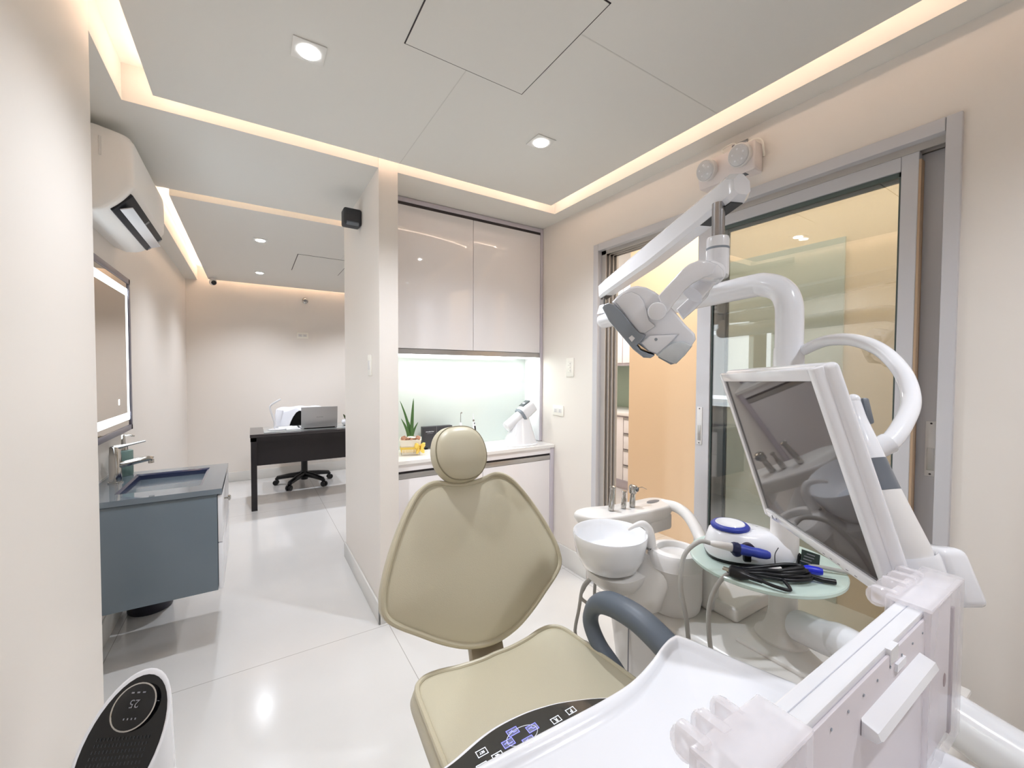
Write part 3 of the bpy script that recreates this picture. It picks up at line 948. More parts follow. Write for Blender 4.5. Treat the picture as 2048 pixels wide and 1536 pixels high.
t = thing('waste_bin', 'dark round bin on the floor half hidden under the blue vanity', 'bin', (-.50, 3.06, 0))
M().lathe([(.095, 0), (.10, .008), (.112, .235), (.115, .24), (.108, .24), (.095, .02)], (-.50, 3.06, 0), n=32, cap1=True).build('bucket', mat('bin_plastic', '2A2A34', .4), t)
M().lathe([(.116, .238), (.116, .248), (.10, .25), (.10, .24)], (-.50, 3.06, 0), n=32, cap0=False, cap1=False).build('rim', BLK, t)

# ------------------------------------------------------------------ air purifier
pc = Vector((-.25, 1.20, 0))
pd = Vector((-.45, -.893, 0)).normalized()       # lower side of the slanted face
ps = Vector((pd.y, -pd.x, 0))
t = thing('air_purifier', 'white tower air purifier with slanted glossy black face, by the left wall', 'air purifier', pc)
def pr_(z):
    return .082 + .022 * (1 - z / .6)
def cutz(off):
    return .535 - off * 1.25
def cut(s_, lift=0.0):
    pts = []
    for k in range(40):
        a_ = 2 * PI * k / 40
        r0_ = pr_(.5) * s_
        o_ = r0_ * math.cos(a_)
        pts.append(pc + pd * (o_ * 1.06) + ps * (r0_ * math.sin(a_)) + Vector((0, 0, cutz(o_) + lift)))
    return pts
def body(z, s_):
    return [pc + pd * (pr_(z) * s_ * 1.06 * math.cos(2 * PI * k / 40)) + ps * (pr_(z) * s_ * math.sin(2 * PI * k / 40)) + Vector((0, 0, z)) for k in range(40)]
M().loft([body(0, .95), body(.01, 1.0), body(.2, 1.0), body(.3, 1.0), cut(1.0, -.012), cut(.985, -.002), cut(.94, .0), cut(.90, -.004)]).build('housing', PLW, t, smooth=50)
M().loft([cut(.915, -.006), cut(.90, -.0025), cut(.6, -.0022), cut(.3, -.002), cut(.0001, -.002)], True, False).build('face', BLKG, t)
cn = Vector((pd.x * 1.25, pd.y * 1.25, 1)).normalized()
e2 = (Vector((0, 0, 1)) - cn * cn.z).normalized()
e1 = e2.cross(cn)
dc = pc - pd * .040 + Vector((0, 0, cutz(-.040) - .001))
def ell(rx, ry, lift, c_=None):
    return [dc + e1 * (rx * math.cos(2 * PI * k / 36)) + e2 * (ry * math.sin(2 * PI * k / 36)) + cn * lift for k in range(36)]
dp = M().loft([ell(.044, .044, -.004), ell(.044, .044, .005), ell(.042, .042, .006), ell(.0001, .0001, .0058)], True, False).build('display', BLKG, t)
M().loft([ell(.0445, .0445, .004), ell(.0452, .0452, .0062), ell(.0425, .0425, .0066), ell(.0420, .0420, .0058)], False, False).build('display_ring', CHR, dp)
text('reading', '25', .022, dc + cn * .0072 + e2 * .006, -e1, -e2, INKG, dp, .0004)
g = M()
for k in range(4):
    g.obox(dc + cn * .0068 + e1 * (.014 - k * .008) - e2 * .022, (.0025, .0035, .0006), e1, e2, cn)
for k in range(3):
    g.obox(dc + cn * .0068 + e1 * (.0 + (k - 1) * .012) + e2 * .026, (.006, .003, .0006), e1, e2, cn)
g.build('symbols', INKG, dp, smooth=0)
g = M()
for i in range(-8, 9):
    for j in range(14):
        a, b = i * .0075, -.022 - j * .0105
        # perforations only where the slanted face continues
        p = pc - pd * 0 + Vector((0, 0, cutz(0)))
        q_ = p + e1 * a + e2 * (b + .03)
        if abs(a) < .058 * math.sqrt(max(0, 1 - ((b + .03) / .128) ** 2)):
            g.obox(q_ + cn * -.0006, (.0016, .0055, .0008), e1, e2, cn)
g.build('vent_slits', mat('slit_dark_grey', '303236', .5), t, smooth=0)

# ------------------------------------------------------------------ lobby desk group
t = thing('office_desk', 'dark espresso desk at the far end of the corridor', 'desk', (.6, 4.95, 0))
M().box(-.018, 1.25, 4.655, 5.25, .712, .742, b=.003).build('desktop', WOODT, t, wn=True)
M().box(-.015, 1.247, 4.66, 4.685, .672, .712).build('apron', WOOD, t, smooth=0)
M().box(.035, 1.2, 4.70, 4.72, .43, .712).build('modesty_panel', WOOD, t, smooth=0)
M().box(.0, 1.22, 5.21, 5.23, .67, .712).build('apron', WOOD, t, smooth=0)
for x, y in ((-.012, 4.66), (1.194, 4.66), (-.012, 5.195), (1.194, 5.195)):
    M().box(x, x + .05, y, y + .05, 0, .712, b=.002).build('leg', WOOD, t)
M().box(.10, 1.15, 4.72, 5.2, .7425, .7455, b=.001).build('glass_sheet', mat('desk_glass', '9BA09F', .06, coat=.5), t)
DT = .7456

t = thing('laptop', 'open silver laptop seen from behind on the dark desk', 'laptop', (.61, 4.85, DT))
M().box(.435, .785, 4.80, 5.03, DT + .003, DT + .017, b=.003).build('base', SILV, t)
M().box(.45, .77, 4.83, 4.96, DT + .0171, DT + .018).build('keyboard', BLK, t, smooth=0)
M().box(.46, .76, 4.795, 4.81, DT + .004, DT + .014).build('hinge', BLK, t)
lu = Vector((0, -.10, 1)).normalized()
M().obox(Vector((.61, 4.802, DT + .018)) + lu * .108, (.352, .006, .216), (1, 0, 0), (0, 1, .10), lu, b=.002).build('lid', SILV, t)
text('lid_logo', 'HUAWEI', .017, Vector((.61, 4.7985, DT + .018)) + lu * .105, (1, 0, 0), lu, INKG, t)
t = thing('desk_lamp', 'slim white LED desk lamp with bent neck beside the laptop', 'lamp', (.22, 4.85, DT))
M().lathe([(.058, 0), (.06, .004), (.058, .014), (.02, .017)], (.222, 4.87, DT), n=32, sx=1.35).build('base', PLW, t)
M().tube(cr([(.195, 4.87, DT + .014), (.195, 4.87, DT + .08), (.175, 4.87, DT + .16), (.158, 4.87, DT + .23), (.162, 4.87, DT + .255), (.178, 4.87, DT + .272)], 6), [.0085] * 31, 10).build('neck', PLW, t)
M().obox((.212, 4.87, DT + .293), (.10, .045, .016), Vector((.85, 0, .52)), (0, 1, 0), Vector((-.52, 0, .85)), b=.004).build('lamp_head', PLW, t)
t = thing('succulent_bowl', 'small dark succulent in a round white bowl at the desk end', 'plant', (.90, 4.93, DT))
M().lathe([(.03, 0), (.05, .012), (.06, .038), (.052, .062), (.047, .066), (.042, .058), (.0, .056)], (.91, 4.93, DT), n=28, cap1=False).build('bowl', PLW, t)
for k in range(11):
    a_ = k * 2.4
    l_ = .055 + .02 * random.random()
    g = M()
    b = Vector((.91, 4.93, DT + .055))
    dv = Vector((math.cos(a_) * .55, math.sin(a_) * .55, 1))
    g.tube([b + dv * (l_ * f) for f in (0, .3, .6, .85, 1)], [.008, .012, .011, .006, .0008], 8, flat=.5)
    g.build('leaf', LEAFD, t)
t = thing('paper_stack', 'white papers lying on the desk between lamp and laptop', 'paper', (.36, 4.97, DT))
M().box(.24, .42, 4.87, 5.12, DT, DT + .004, b=.001).build('sheet', CLOTH, t)
M().box(.30, .43, 4.80, 4.93, DT + .0045, DT + .006, b=.0005).build('sheet', PLW, t)

# swivel chair behind the desk
cx, cy = .53, 5.52
t = thing('office_chair', 'black swivel office chair tucked behind the dark desk', 'chair', (cx, cy, 0))
for k in range(5):
    a_ = math.radians(90 + 72 * k)
    dv = Vector((math.cos(a_), math.sin(a_), 0))
    lg = M().tube([Vector((cx, cy, .115)) + dv * .03, Vector((cx, cy, .105)) + dv * .16, Vector((cx, cy, .085)) + dv * .29, Vector((cx, cy, .062)) + dv * .305], [.034, .029, .025, .022], 10).build('leg', BLK, t)
    w0 = Vector((cx, cy, .030)) + dv * .31
    sdv = Vector((-dv.y, dv.x, 0))
    M().lathe([(.026, -.030), (.030, -.026), (.030, -.008), (.02, -.006), (.02, .006), (.030, .008), (.030, .026), (.026, .030)], w0, sdv, 16).build('caster', BLK, lg)
M().lathe([(.038, .055), (.046, .10), (.042, .14), (.036, .16), (.036, .32), (.026, .33), (.026, .40)], (cx, cy, 0), n=20).build('gas_lift', BLK, t)
M().box(cx - .10, cx + .10, cy - .12, cy + .12, .36, .405, b=.015).build('mechanism', BLK, t)
M().tube([(cx - .08, cy - .05, .37), (cx - .2, cy - .06, .35), (cx - .235, cy - .06, .31)], [.008, .009, .02], 10).build('lever', BLK, t)
M().box(cx - .24, cx + .24, cy - .24, cy + .22, .405, .47, b=.03, seg=3).build('seat', BLK, t)
g = M()
rings = []
for z, hw, yy in ((.52, .17, .24), (.56, .21, .25), (.70, .225, .265), (.80, .21, .255), (.86, .17, .25)):
    rings.append([(cx + hw * math.cos(a_) * (abs(math.cos(a_)) ** -.35 if abs(math.cos(a_)) > .05 else 1), cy + yy + .018 * math.sin(a_), z) for a_ in [2 * PI * k / 24 + .01 for k in range(24)]])
g.loft(rings)
g.build('backrest', BLK, t)
M().tube([(cx, cy + .1, .38), (cx, cy + .27, .42), (cx, cy + .285, .6)], .018, 10).build('back_bar', BLK, t)
# white coat draped on it
t = thing('white_coat', 'white coat draped over the office chair back', 'coat', (cx, cy + .25, .5))
g = M()
nu, nv = 20, 18
vs = []
for j in range(nv + 1):
    f = j / nv                 # 0 front hem .. 1 rear hem
    for i in range(nu + 1):
        e = i / nu
        x = cx - .285 + .55 * e
        if f < .5:
            d = f / .5
            top = .915 - .03 * (2 * e - 1) ** 4
            open_ = min(1, max(0, (e - .14) / .28)) if e < .9 else max(0, (1 - e) / .1)
            z0_ = .56 + .30 * open_ ** .9
            z = z0_ + (top - z0_) * d
            y = cy + .185 + .035 * d - .012 * math.sin(e * 14 + d * 2)
        else:
            d = (f - .5) / .5
            z = .915 - .03 * (2 * e - 1) ** 4 - d * .62
            y = cy + .30 + .02 * math.sin(e * 11) + .02 * d
        vs.append((x + .010 * math.sin(z * 22), y, z + .006 * math.sin(e * 17)))
fs = [[j * (nu + 1) + i, j * (nu + 1) + i + 1, (j + 1) * (nu + 1) + i + 1, (j + 1) * (nu + 1) + i] for j in range(nv) for i in range(nu)]
o = g.add(vs, fs).build('cloth_body', CLOTH, t, smooth=80)
so = o.modifiers.new('thick', 'SOLIDIFY'); so.thickness = .004
for (xa, s_) in ((cx - .235, 1), (cx + .25, -1)):
    M().tube(cr([(xa, cy + .22, .88), (xa - .03 * s_, cy + .2, .72), (xa - .01 * s_, cy + .20, .52), (xa + .03 * s_, cy + .21, .40)], 6), [.035] * 7 + [.045] * 6 + [.04] * 6, 12, flat=.5).build('sleeve', CLOTH, t, smooth=60)

# ------------------------------------------------------------------ dental chair
def vec2(O, e1, e2, p, n=None, d=0.0):
    return Vector(O) + Vector(e1) * p[0] + Vector(e2) * p[1] + (n * d if n is not None else Vector())


def cushion(name, parent, half, O, e1, e2, thick, m, dome=.02, bulge=1.03, tuck=.93, pipe=.008, sym=True, rim=.004, rear_dome=.0, pm=None):
    """Padded shape: closed outline in (e1, e2), front normal e1 x e2, with piping round the front edge."""
    e1, e2 = Vector(e1).normalized(), Vector(e2).normalized()
    nn = e1.cross(e2)
    pts = list(half)
    if sym:
        pts = pts + [(-a, b) for a, b in reversed(half) if abs(a) > 1e-6]
    o = cr(pts, 6, True)
    cxx = sum(p[0] for p in o) / len(o)
    cyy = (max(p[1] for p in o) + min(p[1] for p in o)) / 2
    def ring(s_, d):
        return [vec2(O, e1, e2, (cxx + (p[0] - cxx) * s_, cyy + (p[1] - cyy) * s_), nn, d) for p in o]
    R_ = [ring(.02, -thick - rear_dome), ring(.5, -thick - rear_dome * .9), ring(tuck * .95, -thick), ring(tuck, -thick * .96), ring((tuck + bulge) / 2 + .01, -thick * .75),
          ring(bulge, -thick * .42), ring((bulge + 1) / 2 + .003, -thick * .15), ring(1.0, -.004), ring(.985, rim * .3), ring(.95, rim), ring(.88, rim + dome * .35),
          ring(.75, rim + dome * .66), ring(.5, rim + dome * .92), ring(.25, rim + dome), ring(.02, rim + dome)]
    c = M().loft(R_).build(name, m, parent, smooth=60)
    if pipe:
        M().tube(ring(1.002, .0), pipe, 10, closed=True, upv=nn).build('piping', pm or PIPE, c)
    return c


CXc = 0.618
t = thing('dental_chair', 'beige padded dental chair with round headrest in the middle of the room', 'dental chair', (CXc, .6, 0))
M().loft([[(CXc + .26 * math.cos(a_), .55 + .42 * math.sin(a_), z) for a_ in [2 * PI * k / 40 for k in range(40)]] for z in (0, .03)]
         + [[(CXc + .23 * math.cos(a_), .55 + .38 * math.sin(a_), .045) for a_ in [2 * PI * k / 40 for k in range(40)]]]).build('base_plate', PLW2, t)
M().box(CXc - .13, CXc + .13, .38, .80, .04, .30, b=.05, seg=4).build('lift_column', PLW2, t)
M().box(CXc - .225, CXc + .20, .22, .98, .27, .395, b=.06, seg=4).build('seat_shell', PLW2, t)
# seat: back edge dips in the middle, sides slightly bowed
seat = [(0, 1.062), (.05, 1.060), (.12, 1.068), (.18, 1.082), (.225, 1.078), (.252, 1.045), (.262, .95), (.272, .80), (.278, .62), (.265, .40), (.24, .20), (.20, .12), (.10, .10), (0, .10)]
seat = [(a, b - .6) for a, b in seat]
sc = cushion('seat', t, seat, (CXc, .6, .497), (1, 0, 0), (0, 1, 0), .115, LEATH, dome=.012, bulge=1.05, tuck=.88, pipe=.0075)
leg = [(0, 0), (.12, .0), (.19, .03), (.205, .15), (.19, .33), (.15, .42), (0, .44)]
cushion('leg_rest', t, leg, (CXc, .105, .478), (-1, 0, 0), Vector((0, -1, -.55)).normalized(), .07, LEATH, dome=.01, pipe=.006)
# backrest
th = math.radians(22)
bu = Vector((0, math.sin(th), math.cos(th)))
BO = Vector((CXc, 1.071, .495))
half = [(0, .497), (.05, .501), (.112, .514), (.160, .495), (.202, .446), (.247, .370), (.284, .288), (.302, .220), (.290, .170), (.21, .113), (.14, .070), (.075, .042), (0, .030)]
half = [(a * 1.03, b * 1.03) for a, b in half]
bk = cushion('backrest', t, half, BO, (1, 0, 0), bu, .085, LEATH, dome=.020, bulge=1.02, tuck=.90, pipe=.0085)
bn = Vector((1, 0, 0)).cross(bu)
M().prism([(a * .86, b * .9 + .03) for a, b in cr(half + [(-a, b) for a, b in reversed(half) if a > 0], 2, True)], BO - bn * .115, (1, 0, 0), bu, .035, .015).build('back_shell', PLW2, t)
g = M()
for sx_, w2 in ((0, .055),):
    g.prism([(-.062, -.12), (.062, -.12), (.055, .10), (-.055, .10)], BO - bn * .075 + Vector((0, 0, .0)), (1, 0, 0), bu, .035, .012)
g.build('hinge_bracket', mat('bracket_taupe', 'B9AE9A', .4), t)
# headrest
hh = [(0, .088), (.045, .081), (.078, .052), (.092, .003), (.084, -.045), (.052, -.083), (0, -.094)]
HO = BO + bu * .618 + Vector((1, 0, 0)) * -.016 + bn * .035
cushion('headrest', t, hh, HO, (1, 0, 0), bu, .078, LEATH, dome=.022, bulge=1.09, tuck=.78, pipe=.0022, rim=.007, pm=mat('headrest_seam', '8F876F', .5))
M().obox(BO + bu * .52 - bn * .05, (.05, .16, .016), (1, 0, 0), bu, bn, b=.005).build('headrest_bar', STEEL, t)
M().obox(HO - bn * .082 - bu * .02, (.09, .08, .03), (1, 0, 0), bu, bn, b=.01).build('headrest_joint', PLG, t)
# armrest loop on the far side
ar = [(.905, .60, .36), (.905, .74, .40), (.905, .85, .47), (.905, .918, .505), (.905, .958, .560), (.905, .938, .618), (.905, .88, .655), (.905, .79, .665), (.905, .71, .652), (.905, .60, .612), (.905, .49, .56)]
c_ = cr(ar, 6)
rad = []
for k in range(len(c_)):
    f = k / (len(c_) - 1)
    rad.append(.026 + (.012 * min(1, max(0, (f - .45) / .15))))
M().tube(c_, rad, 16, flat=.9, upv=(1, 0, 0)).build('armrest', mat('armrest_grey', '5F6873', .42), t, smooth=60)
M().box(.86, .925, .52, .78, .33, .42, b=.02, seg=3).build('armrest_mount', PLW2, t)

# ------------------------------------------------------------------ dental unit: cabinet, spittoon, post, glass table
t = thing('dental_unit', 'white dental unit cabinet with spittoon bowl and glass table beside the chair', 'dental unit', (1.28, .75, 0))
def rbox(x0, x1, y0, y1, r_, z, n=6):
    out = []
    for (cx_, cy_, a0) in ((x1 - r_, y1 - r_, 0), (x0 + r_, y1 - r_, 90), (x0 + r_, y0 + r_, 180), (x1 - r_, y0 + r_, 270)):
        for k in range(n + 1):
            a_ = math.radians(a0 + 90 * k / n)
            out.append((cx_ + r_ * math.cos(a_), cy_ + r_ * math.sin(a_), z))
    return out
M().loft([rbox(1.15, 1.47, .30, 1.03, .05, 0), rbox(1.15, 1.47, .30, 1.03, .05, .12), rbox(1.125, 1.49, .24, 1.09, .06, .30), rbox(1.112, 1.50, .22, 1.115, .06, .50),
          rbox(1.112, 1.50, .22, 1.115, .06, .54), rbox(1.120, 1.492, .228, 1.107, .06, .553), rbox(1.145, 1.47, .25, 1.08, .06, .56)]).build('cabinet', UNITW, t, smooth=50)
M().box(1.285, 1.50, .70, .90, .5585, .606, b=.012, seg=3).build('raised_lid', UNITW, t, wn=True)
M().box(1.20, 1.498, .235, .66, .5585, .572, b=.006, seg=2).build('top_deck', UNITW, t, wn=True)
M().box(1.1115, 1.114, .985, .988, .05, .49).build('panel_seam', INKG, t, smooth=0)
# spittoon
bc = (1.04, 1.01, 0)
pb = [(.02, .665), (.06, .668), (.095, .69), (.115, .73), (.123, .775), (.126, .80), (.1245, .803), (.121, .80), (.117, .775), (.105, .735), (.085, .712), (.03, .704), (.0, .703)]
M().lathe(pb, bc, n=48, cap1=False).build('spittoon_bowl', mat('bowl_ceramic', 'EDEEF0', .07, coat=.5), t, smooth=60)
M().lathe([(.0, .7035), (.05, .7045), (.088, .7165), (.0885, .7165)], bc, n=40, cap0=False, cap1=False).build('bowl_water', mat('water_film', 'E4EAF2', .03, coat=.6), t)
M().loft([rbox(1.0, 1.14, .93, 1.07, .06, .615), rbox(.97, 1.15, .91, 1.09, .07, .645), rbox(.965, 1.16, .905, 1.095, .08, .672)]).build('bowl_support', UNITW, t, smooth=50)
g = M()
g.loft([rbox(1.06, 1.24, .86, .99, .05, .575), rbox(1.07, 1.24, .85, .985, .05, .61), rbox(1.10, 1.24, .83, .98, .05, .66), rbox(1.13, 1.24, .82, .975, .05, .735)])
g.build('bowl_arm', UNITW, t, smooth=50)
# cup filler
cc = (1.205, .872, 0)
M().lathe([(.075, .56), (.082, .57), (.087, .60), (.087, .705), (.0885, .708), (.087, .712), (.086, .745), (.078, .757), (.058, .760), (.055, .757), (.054, .742), (.0, .740)], cc, n=44, cap1=False).build('cup_filler', PLM, t, smooth=45)
M().box(1.268, 1.32, .775, .825, .56, .748, b=.018, seg=3).build('filler_spine', PLM, t)
sp = cr([(1.152, .925, .752), (1.150, .928, .79), (1.147, .933, .815), (1.132, .945, .833), (1.11, .958, .828), (1.088, .972, .812)], 6)
M().tube(sp, [.0165 - .0115 * (k / (len(sp) - 1)) ** 1.4 for k in range(len(sp))], 14).build('rinse_spout', PLM, t)
M().lathe([(.018, .748), (.018, .756)], (1.152, .925, 0), n=20).build('spout_collar', CHR, t)
# assistant instrument holder behind the bowl
hp = [(1.085, 1.245), (1.12, 1.15), (1.20, 1.11), (1.40, 1.075), (1.485, 1.085), (1.515, 1.14), (1.49, 1.19), (1.40, 1.205), (1.25, 1.23), (1.15, 1.27)]
hr = cr(hp, 5, True)
def hring(s_, z):
    return [(1.3 + (p[0] - 1.3) * s_, 1.165 + (p[1] - 1.165) * s_, z + (p[0] - 1.085) * .03) for p in hr]
M().loft([hring(.8, .735), hring(.92, .745), hring(1.0, .772), hring(1.0, .785), hring(.97, .792), hring(.9, .794)]).build('instrument_holder', UNITW, t, smooth=55)
M().loft([[(1.44 + .038 * math.cos(a_), 1.15 + .016 * math.sin(a_), .8058) for a_ in [2 * PI * k / 20 for k in range(20)]], [(1.44 + .034 * math.cos(a_), 1.15 + .013 * math.sin(a_), .8063) for a_ in [2 * PI * k / 20 for k in range(20)]]]).build('holder_slot', PLDG, t)
M().box(1.36, 1.49, 1.09, 1.19, .695, .765, b=.012).build('holder_bracket', PLM, t)
M().tube(cr([(1.49, 1.14, .788), (1.47, 1.06, .800), (1.42, .97, .798), (1.35, .88, .775), (1.30, .815, .73), (1.294, .80, .66)], 6), .021, 16).build('holder_arm', PLM, t, smooth=60)
# drain tubes under the bowl
for k, (x, y, z2, x2, y2) in enumerate(((1.0, 1.10, .40, .985, 1.12), (1.03, 1.11, .52, 1.02, 1.13), (1.06, 1.10, .12, 1.07, 1.11))):
    M().tube(cr([(x, y - .04, .63), (x, y, .58), ((x + x2) / 2, (y + y2) / 2, (z2 + .6) / 2), (x2, y2, z2), (x2 + .06, y2 - .01, max(.02, z2 - .05))], 5), .006, 8).build('drain_tube', HOSE, t)
# post with flange
PX, PY = 1.324, .588
M().lathe([(.072, .5722), (.071, .577), (.056, .588), (.046, .605), (.040, .628), (.037, .65)], (PX, PY, 0), n=36).build('post_flange', UNITW, t)
M().lathe([(.037, .60), (.036, 1.32)], (PX, PY, 0), n=32).build('post', UNITW, t)
# round glass table
tc = (1.29, .63, 0)
M().lathe([(.0, .782), (.199, .782), (.202, .785), (.202, .792), (.199, .795), (.0, .795)], tc, n=64, cap0=False, cap1=False).build('glass_table', GREENG, t)
M().lathe([(.06, .768), (.06, .7815)], (PX, PY, 0), n=30).build('table_collar', UNITW, t)

# chrome hand instruments standing in the holder
def handpiece(x, y, z0_, h_, label, kind):
    t = thing('handpiece', label, 'dental handpiece', (x, y, z0_), 'hand instruments in the holder')
    b = Vector((x, y, z0_))
    lean = Vector((.06 if kind else .10, .0, 1)).normalized()
    if kind == 0:
        M().lathe([(.011, 0), (.012, .012), (.0105, h_ * .5), (.009, h_ * .9), (.012, h_ * .93), (.012, h_), (.007, h_ + .003)], b, lean, 18).build('barrel', CHR, t)
    elif kind == 1:
        M().lathe([(.010, 0), (.011, .01), (.009, h_ * .55), (.0065, h_ * .6), (.006, h_ * .9), (.009, h_ * .92), (.008, h_)], b, lean, 18).build('barrel', CHR, t)
    else:
        M().lathe([(.012, 0), (.012, .02), (.010, h_ * .62), (.0155, h_ * .66), (.018, h_ * .9), (.016, h_), (.01, h_ + .004)], b, lean, 18).build('barrel', CHR, t)
        q = b + lean * (h_ * .86)
        M().tube([q, q + Vector((.05, -.004, .0)), q + Vector((.075, -.008, -.012))], [.0018, .0015, .001], 8).build('nozzle', CHR, t)
        M().lathe([(.009, 0), (.009, .004)], q + Vector((.006, -.016, 0)), (.3, -1, 0), 14).build('button', PLDG, t)
handpiece(1.215, 1.175, .7995, .095, 'leftmost chrome suction handle standing in the holder behind the bowl', 0)
handpiece(1.275, 1.165, .801, .07, 'short slim chrome handpiece, middle of three in the holder behind the bowl', 1)
handpiece(1.315, 1.155, .803, .085, 'chrome syringe with thin side nozzle, rightmost in the holder behind the bowl', 2)

# ------------------------------------------------------------------ operating light on the post
t = thing('operating_light', 'white dental operating light with jointed arm hanging over the chair', 'dental light', (PX, PY, 1.3))
M().lathe([(.0375, 1.32), (.0385, 1.345), (.0385, 1.40), (.0375, 1.425)], (PX, PY, 0), n=32).build('swivel_collar', PLW2, t)
arc = [(PX, PY, 1.42), (PX, PY, 1.50), (PX, PY + .004, 1.555), (PX + .004, PY + .025, 1.595), (PX + .010, PY + .07, 1.62), (PX + .020, PY + .14, 1.626), (PX + .045, 1.05, 1.612), (PX + .078, 1.41, 1.596)]
M().tube(cr(arc, 8), .036, 24, caps=True).build('swing_arm', PLW2, t, smooth=60)
M().sphere((PX + .078, 1.41, 1.596), .036, 24).build('arm_tip', PLW2, t)
M().loft([rbox(1.37, 1.42, 1.37, 1.44, .02, 1.625), rbox(1.378, 1.415, 1.385, 1.43, .015, 1.665), rbox(1.385, 1.41, 1.395, 1.42, .01, 1.668)]).build('pivot_block', PLW2, t, smooth=50)
M().lathe([(.007, 1.66), (.007, 1.72)], (1.398, 1.41, 0), n=14).build('pivot_pin', STEEL, t)
F, N_ = Vector((1.412, 1.425, 1.735)), Vector((1.098, .615, 1.845))
ad = (N_ - F).normalized()
aw = ad.cross(Vector((0, 0, 1))).normalized()
au = aw.cross(ad)
L_ = (N_ - F).length
def sec(f, hw, hu, hd, ch=.018):
    p = F + ad * (L_ * f)
    return [p + aw * a + au * b for a, b in ((-hw + ch, hu), (hw - ch, hu), (hw, hu - ch), (hw, -hd + ch * .6), (hw - ch * .6, -hd), (-hw + ch * .6, -hd), (-hw, -hd + ch * .6), (-hw, hu - ch))]
M().loft([sec(-.012, .018, .02, .022, .008), sec(.0, .028, .036, .034, .012), sec(.06, .031, .040, .036), sec(.5, .032, .042, .046), sec(.93, .032, .042, .036), sec(.985, .032, .042, .036), sec(1.01, .024, .03, .026)]).build('spring_arm', PLW2, t, smooth=25)
M().obox(F + ad * (L_ * .91) - au * .0355, (.13, .036, .006), ad, aw, au).build('arm_slot', BLK, t, smooth=0)
M().obox(F + ad * (L_ * .025) - au * .034, (.06, .03, .006), ad, aw, au).build('arm_slot', BLK, t, smooth=0)
# rod, sleeve and elbow below the near end
RX = pix(1437, 420, 1.13)
rx, ry = RX.x, RX.y
M().lathe([(.0165, 1.69), (.0165, 1.815)], (rx, ry, 0), n=24).build('rod', STEEL, t)
M().lathe([(.027, 1.655), (.029, 1.665), (.029, 1.715), (.027, 1.722), (.020, 1.723)], (rx, ry, 0), n=28).build('sleeve', PLW2, t)
M().lathe([(.0292, 1.688), (.0302, 1.689), (.0302, 1.693), (.0292, 1.694)], (rx, ry, 0), n=28, cap0=False, cap1=False).build('sleeve_ring', PLG, t)
el = cr([(rx, ry, 1.675), (rx, ry, 1.62), pix(1427, 541, 1.13), pix(1402, 569, 1.125), pix(1385, 589, 1.12)], 6)
M().tube(el, .0285, 20).build('elbow', PLW2, t, smooth=50)
# lamp head: side profiles given real thickness, the head is turned square to the chair foot
S_ = 1.15 / FPX
HC = pix(1300, 640, 1.15)
HN = (Vector((0, 0, H)) - HC).normalized()      # the lamp's flank faces the chair foot
HX = Vector((0, 0, 1)).cross(HN).normalized()
HZ = HN.cross(HX)
def hpoly(pts):
    return [((x - 1300) * S_, (640 - y) * S_) for x, y in pts]
body = [(1230, 603), (1240, 592), (1252, 583), (1263, 577), (1276, 575), (1292, 579), (1308, 588), (1322, 600), (1345, 628), (1362, 650), (1379, 668), (1381, 678), (1374, 690), (1360, 703), (1345, 716), (1318, 706), (1306, 704), (1296, 698), (1280, 686), (1268, 664), (1252, 640), (1240, 620)]
hb = M().prism(hpoly(body), HC - HN * .075, HX, HZ, .15, .012, 3).build('lamp_housing', PLW2, t, wn=False, smooth=30)
upper = [(1236, 603), (1250, 590), (1266, 586), (1280, 593), (1288, 604), (1294, 622), (1298, 640), (1310, 652), (1292, 664), (1282, 664), (1264, 641), (1250, 620)]
M().prism(hpoly(upper), HC + HN * .0752, HX, HZ, .006, .004, 2).build('housing_relief', PLW2, hb)
low = [(1284, 683), (1300, 668), (1352, 667), (1330, 690), (1314, 704), (1298, 698)]
M().prism(hpoly(low), HC + HN * .0752, HX, HZ, .012, .008, 2).build('housing_plate', PLW2, hb)
grey = [(1213, 614), (1217, 608), (1225, 605), (1235, 609), (1248, 622), (1264, 643), (1280, 663), (1293, 668), (1286, 678), (1277, 687), (1284, 696), (1297, 702), (1309, 706), (1302, 711), (1289, 710), (1270, 694), (1248, 667), (1226, 640)]
gb = M().prism(hpoly(grey), HC - HN * .085, HX, HZ, .178, .004, 2).build('front_bezel', PLG, t, smooth=30)
M().prism(hpoly([(1262, 672), (1268, 667), (1274, 673), (1268, 680)]), HC + HN * .0925, HX, HZ, .003, .0015).build('switch_button', PLW, gb)
M().lathe([(.004, 0), (.004, .002)], HC + HX * ((1311 - 1300) * S_) + HZ * ((640 - 676) * S_) + HN * .0865, HN, 14).build('screw_cap', PLG, hb)
hood = [(1312, 706), (1330, 690), (1345, 681), (1360, 681), (1374, 689), (1362, 706), (1347, 722), (1336, 719)]
M().prism(hpoly(hood), HC - HN * .060, HX, HZ, .155, .008, 2).build('lens_hood', mat('hood_grey', 'C3C8CB', .3), t, smooth=30)
lens = [(1318, 708), (1340, 718), (1346, 722), (1338, 724), (1316, 711)]
M().prism(hpoly(lens), HC - HN * .050, HX, HZ, .13, .001).build('lens', PLG, t)
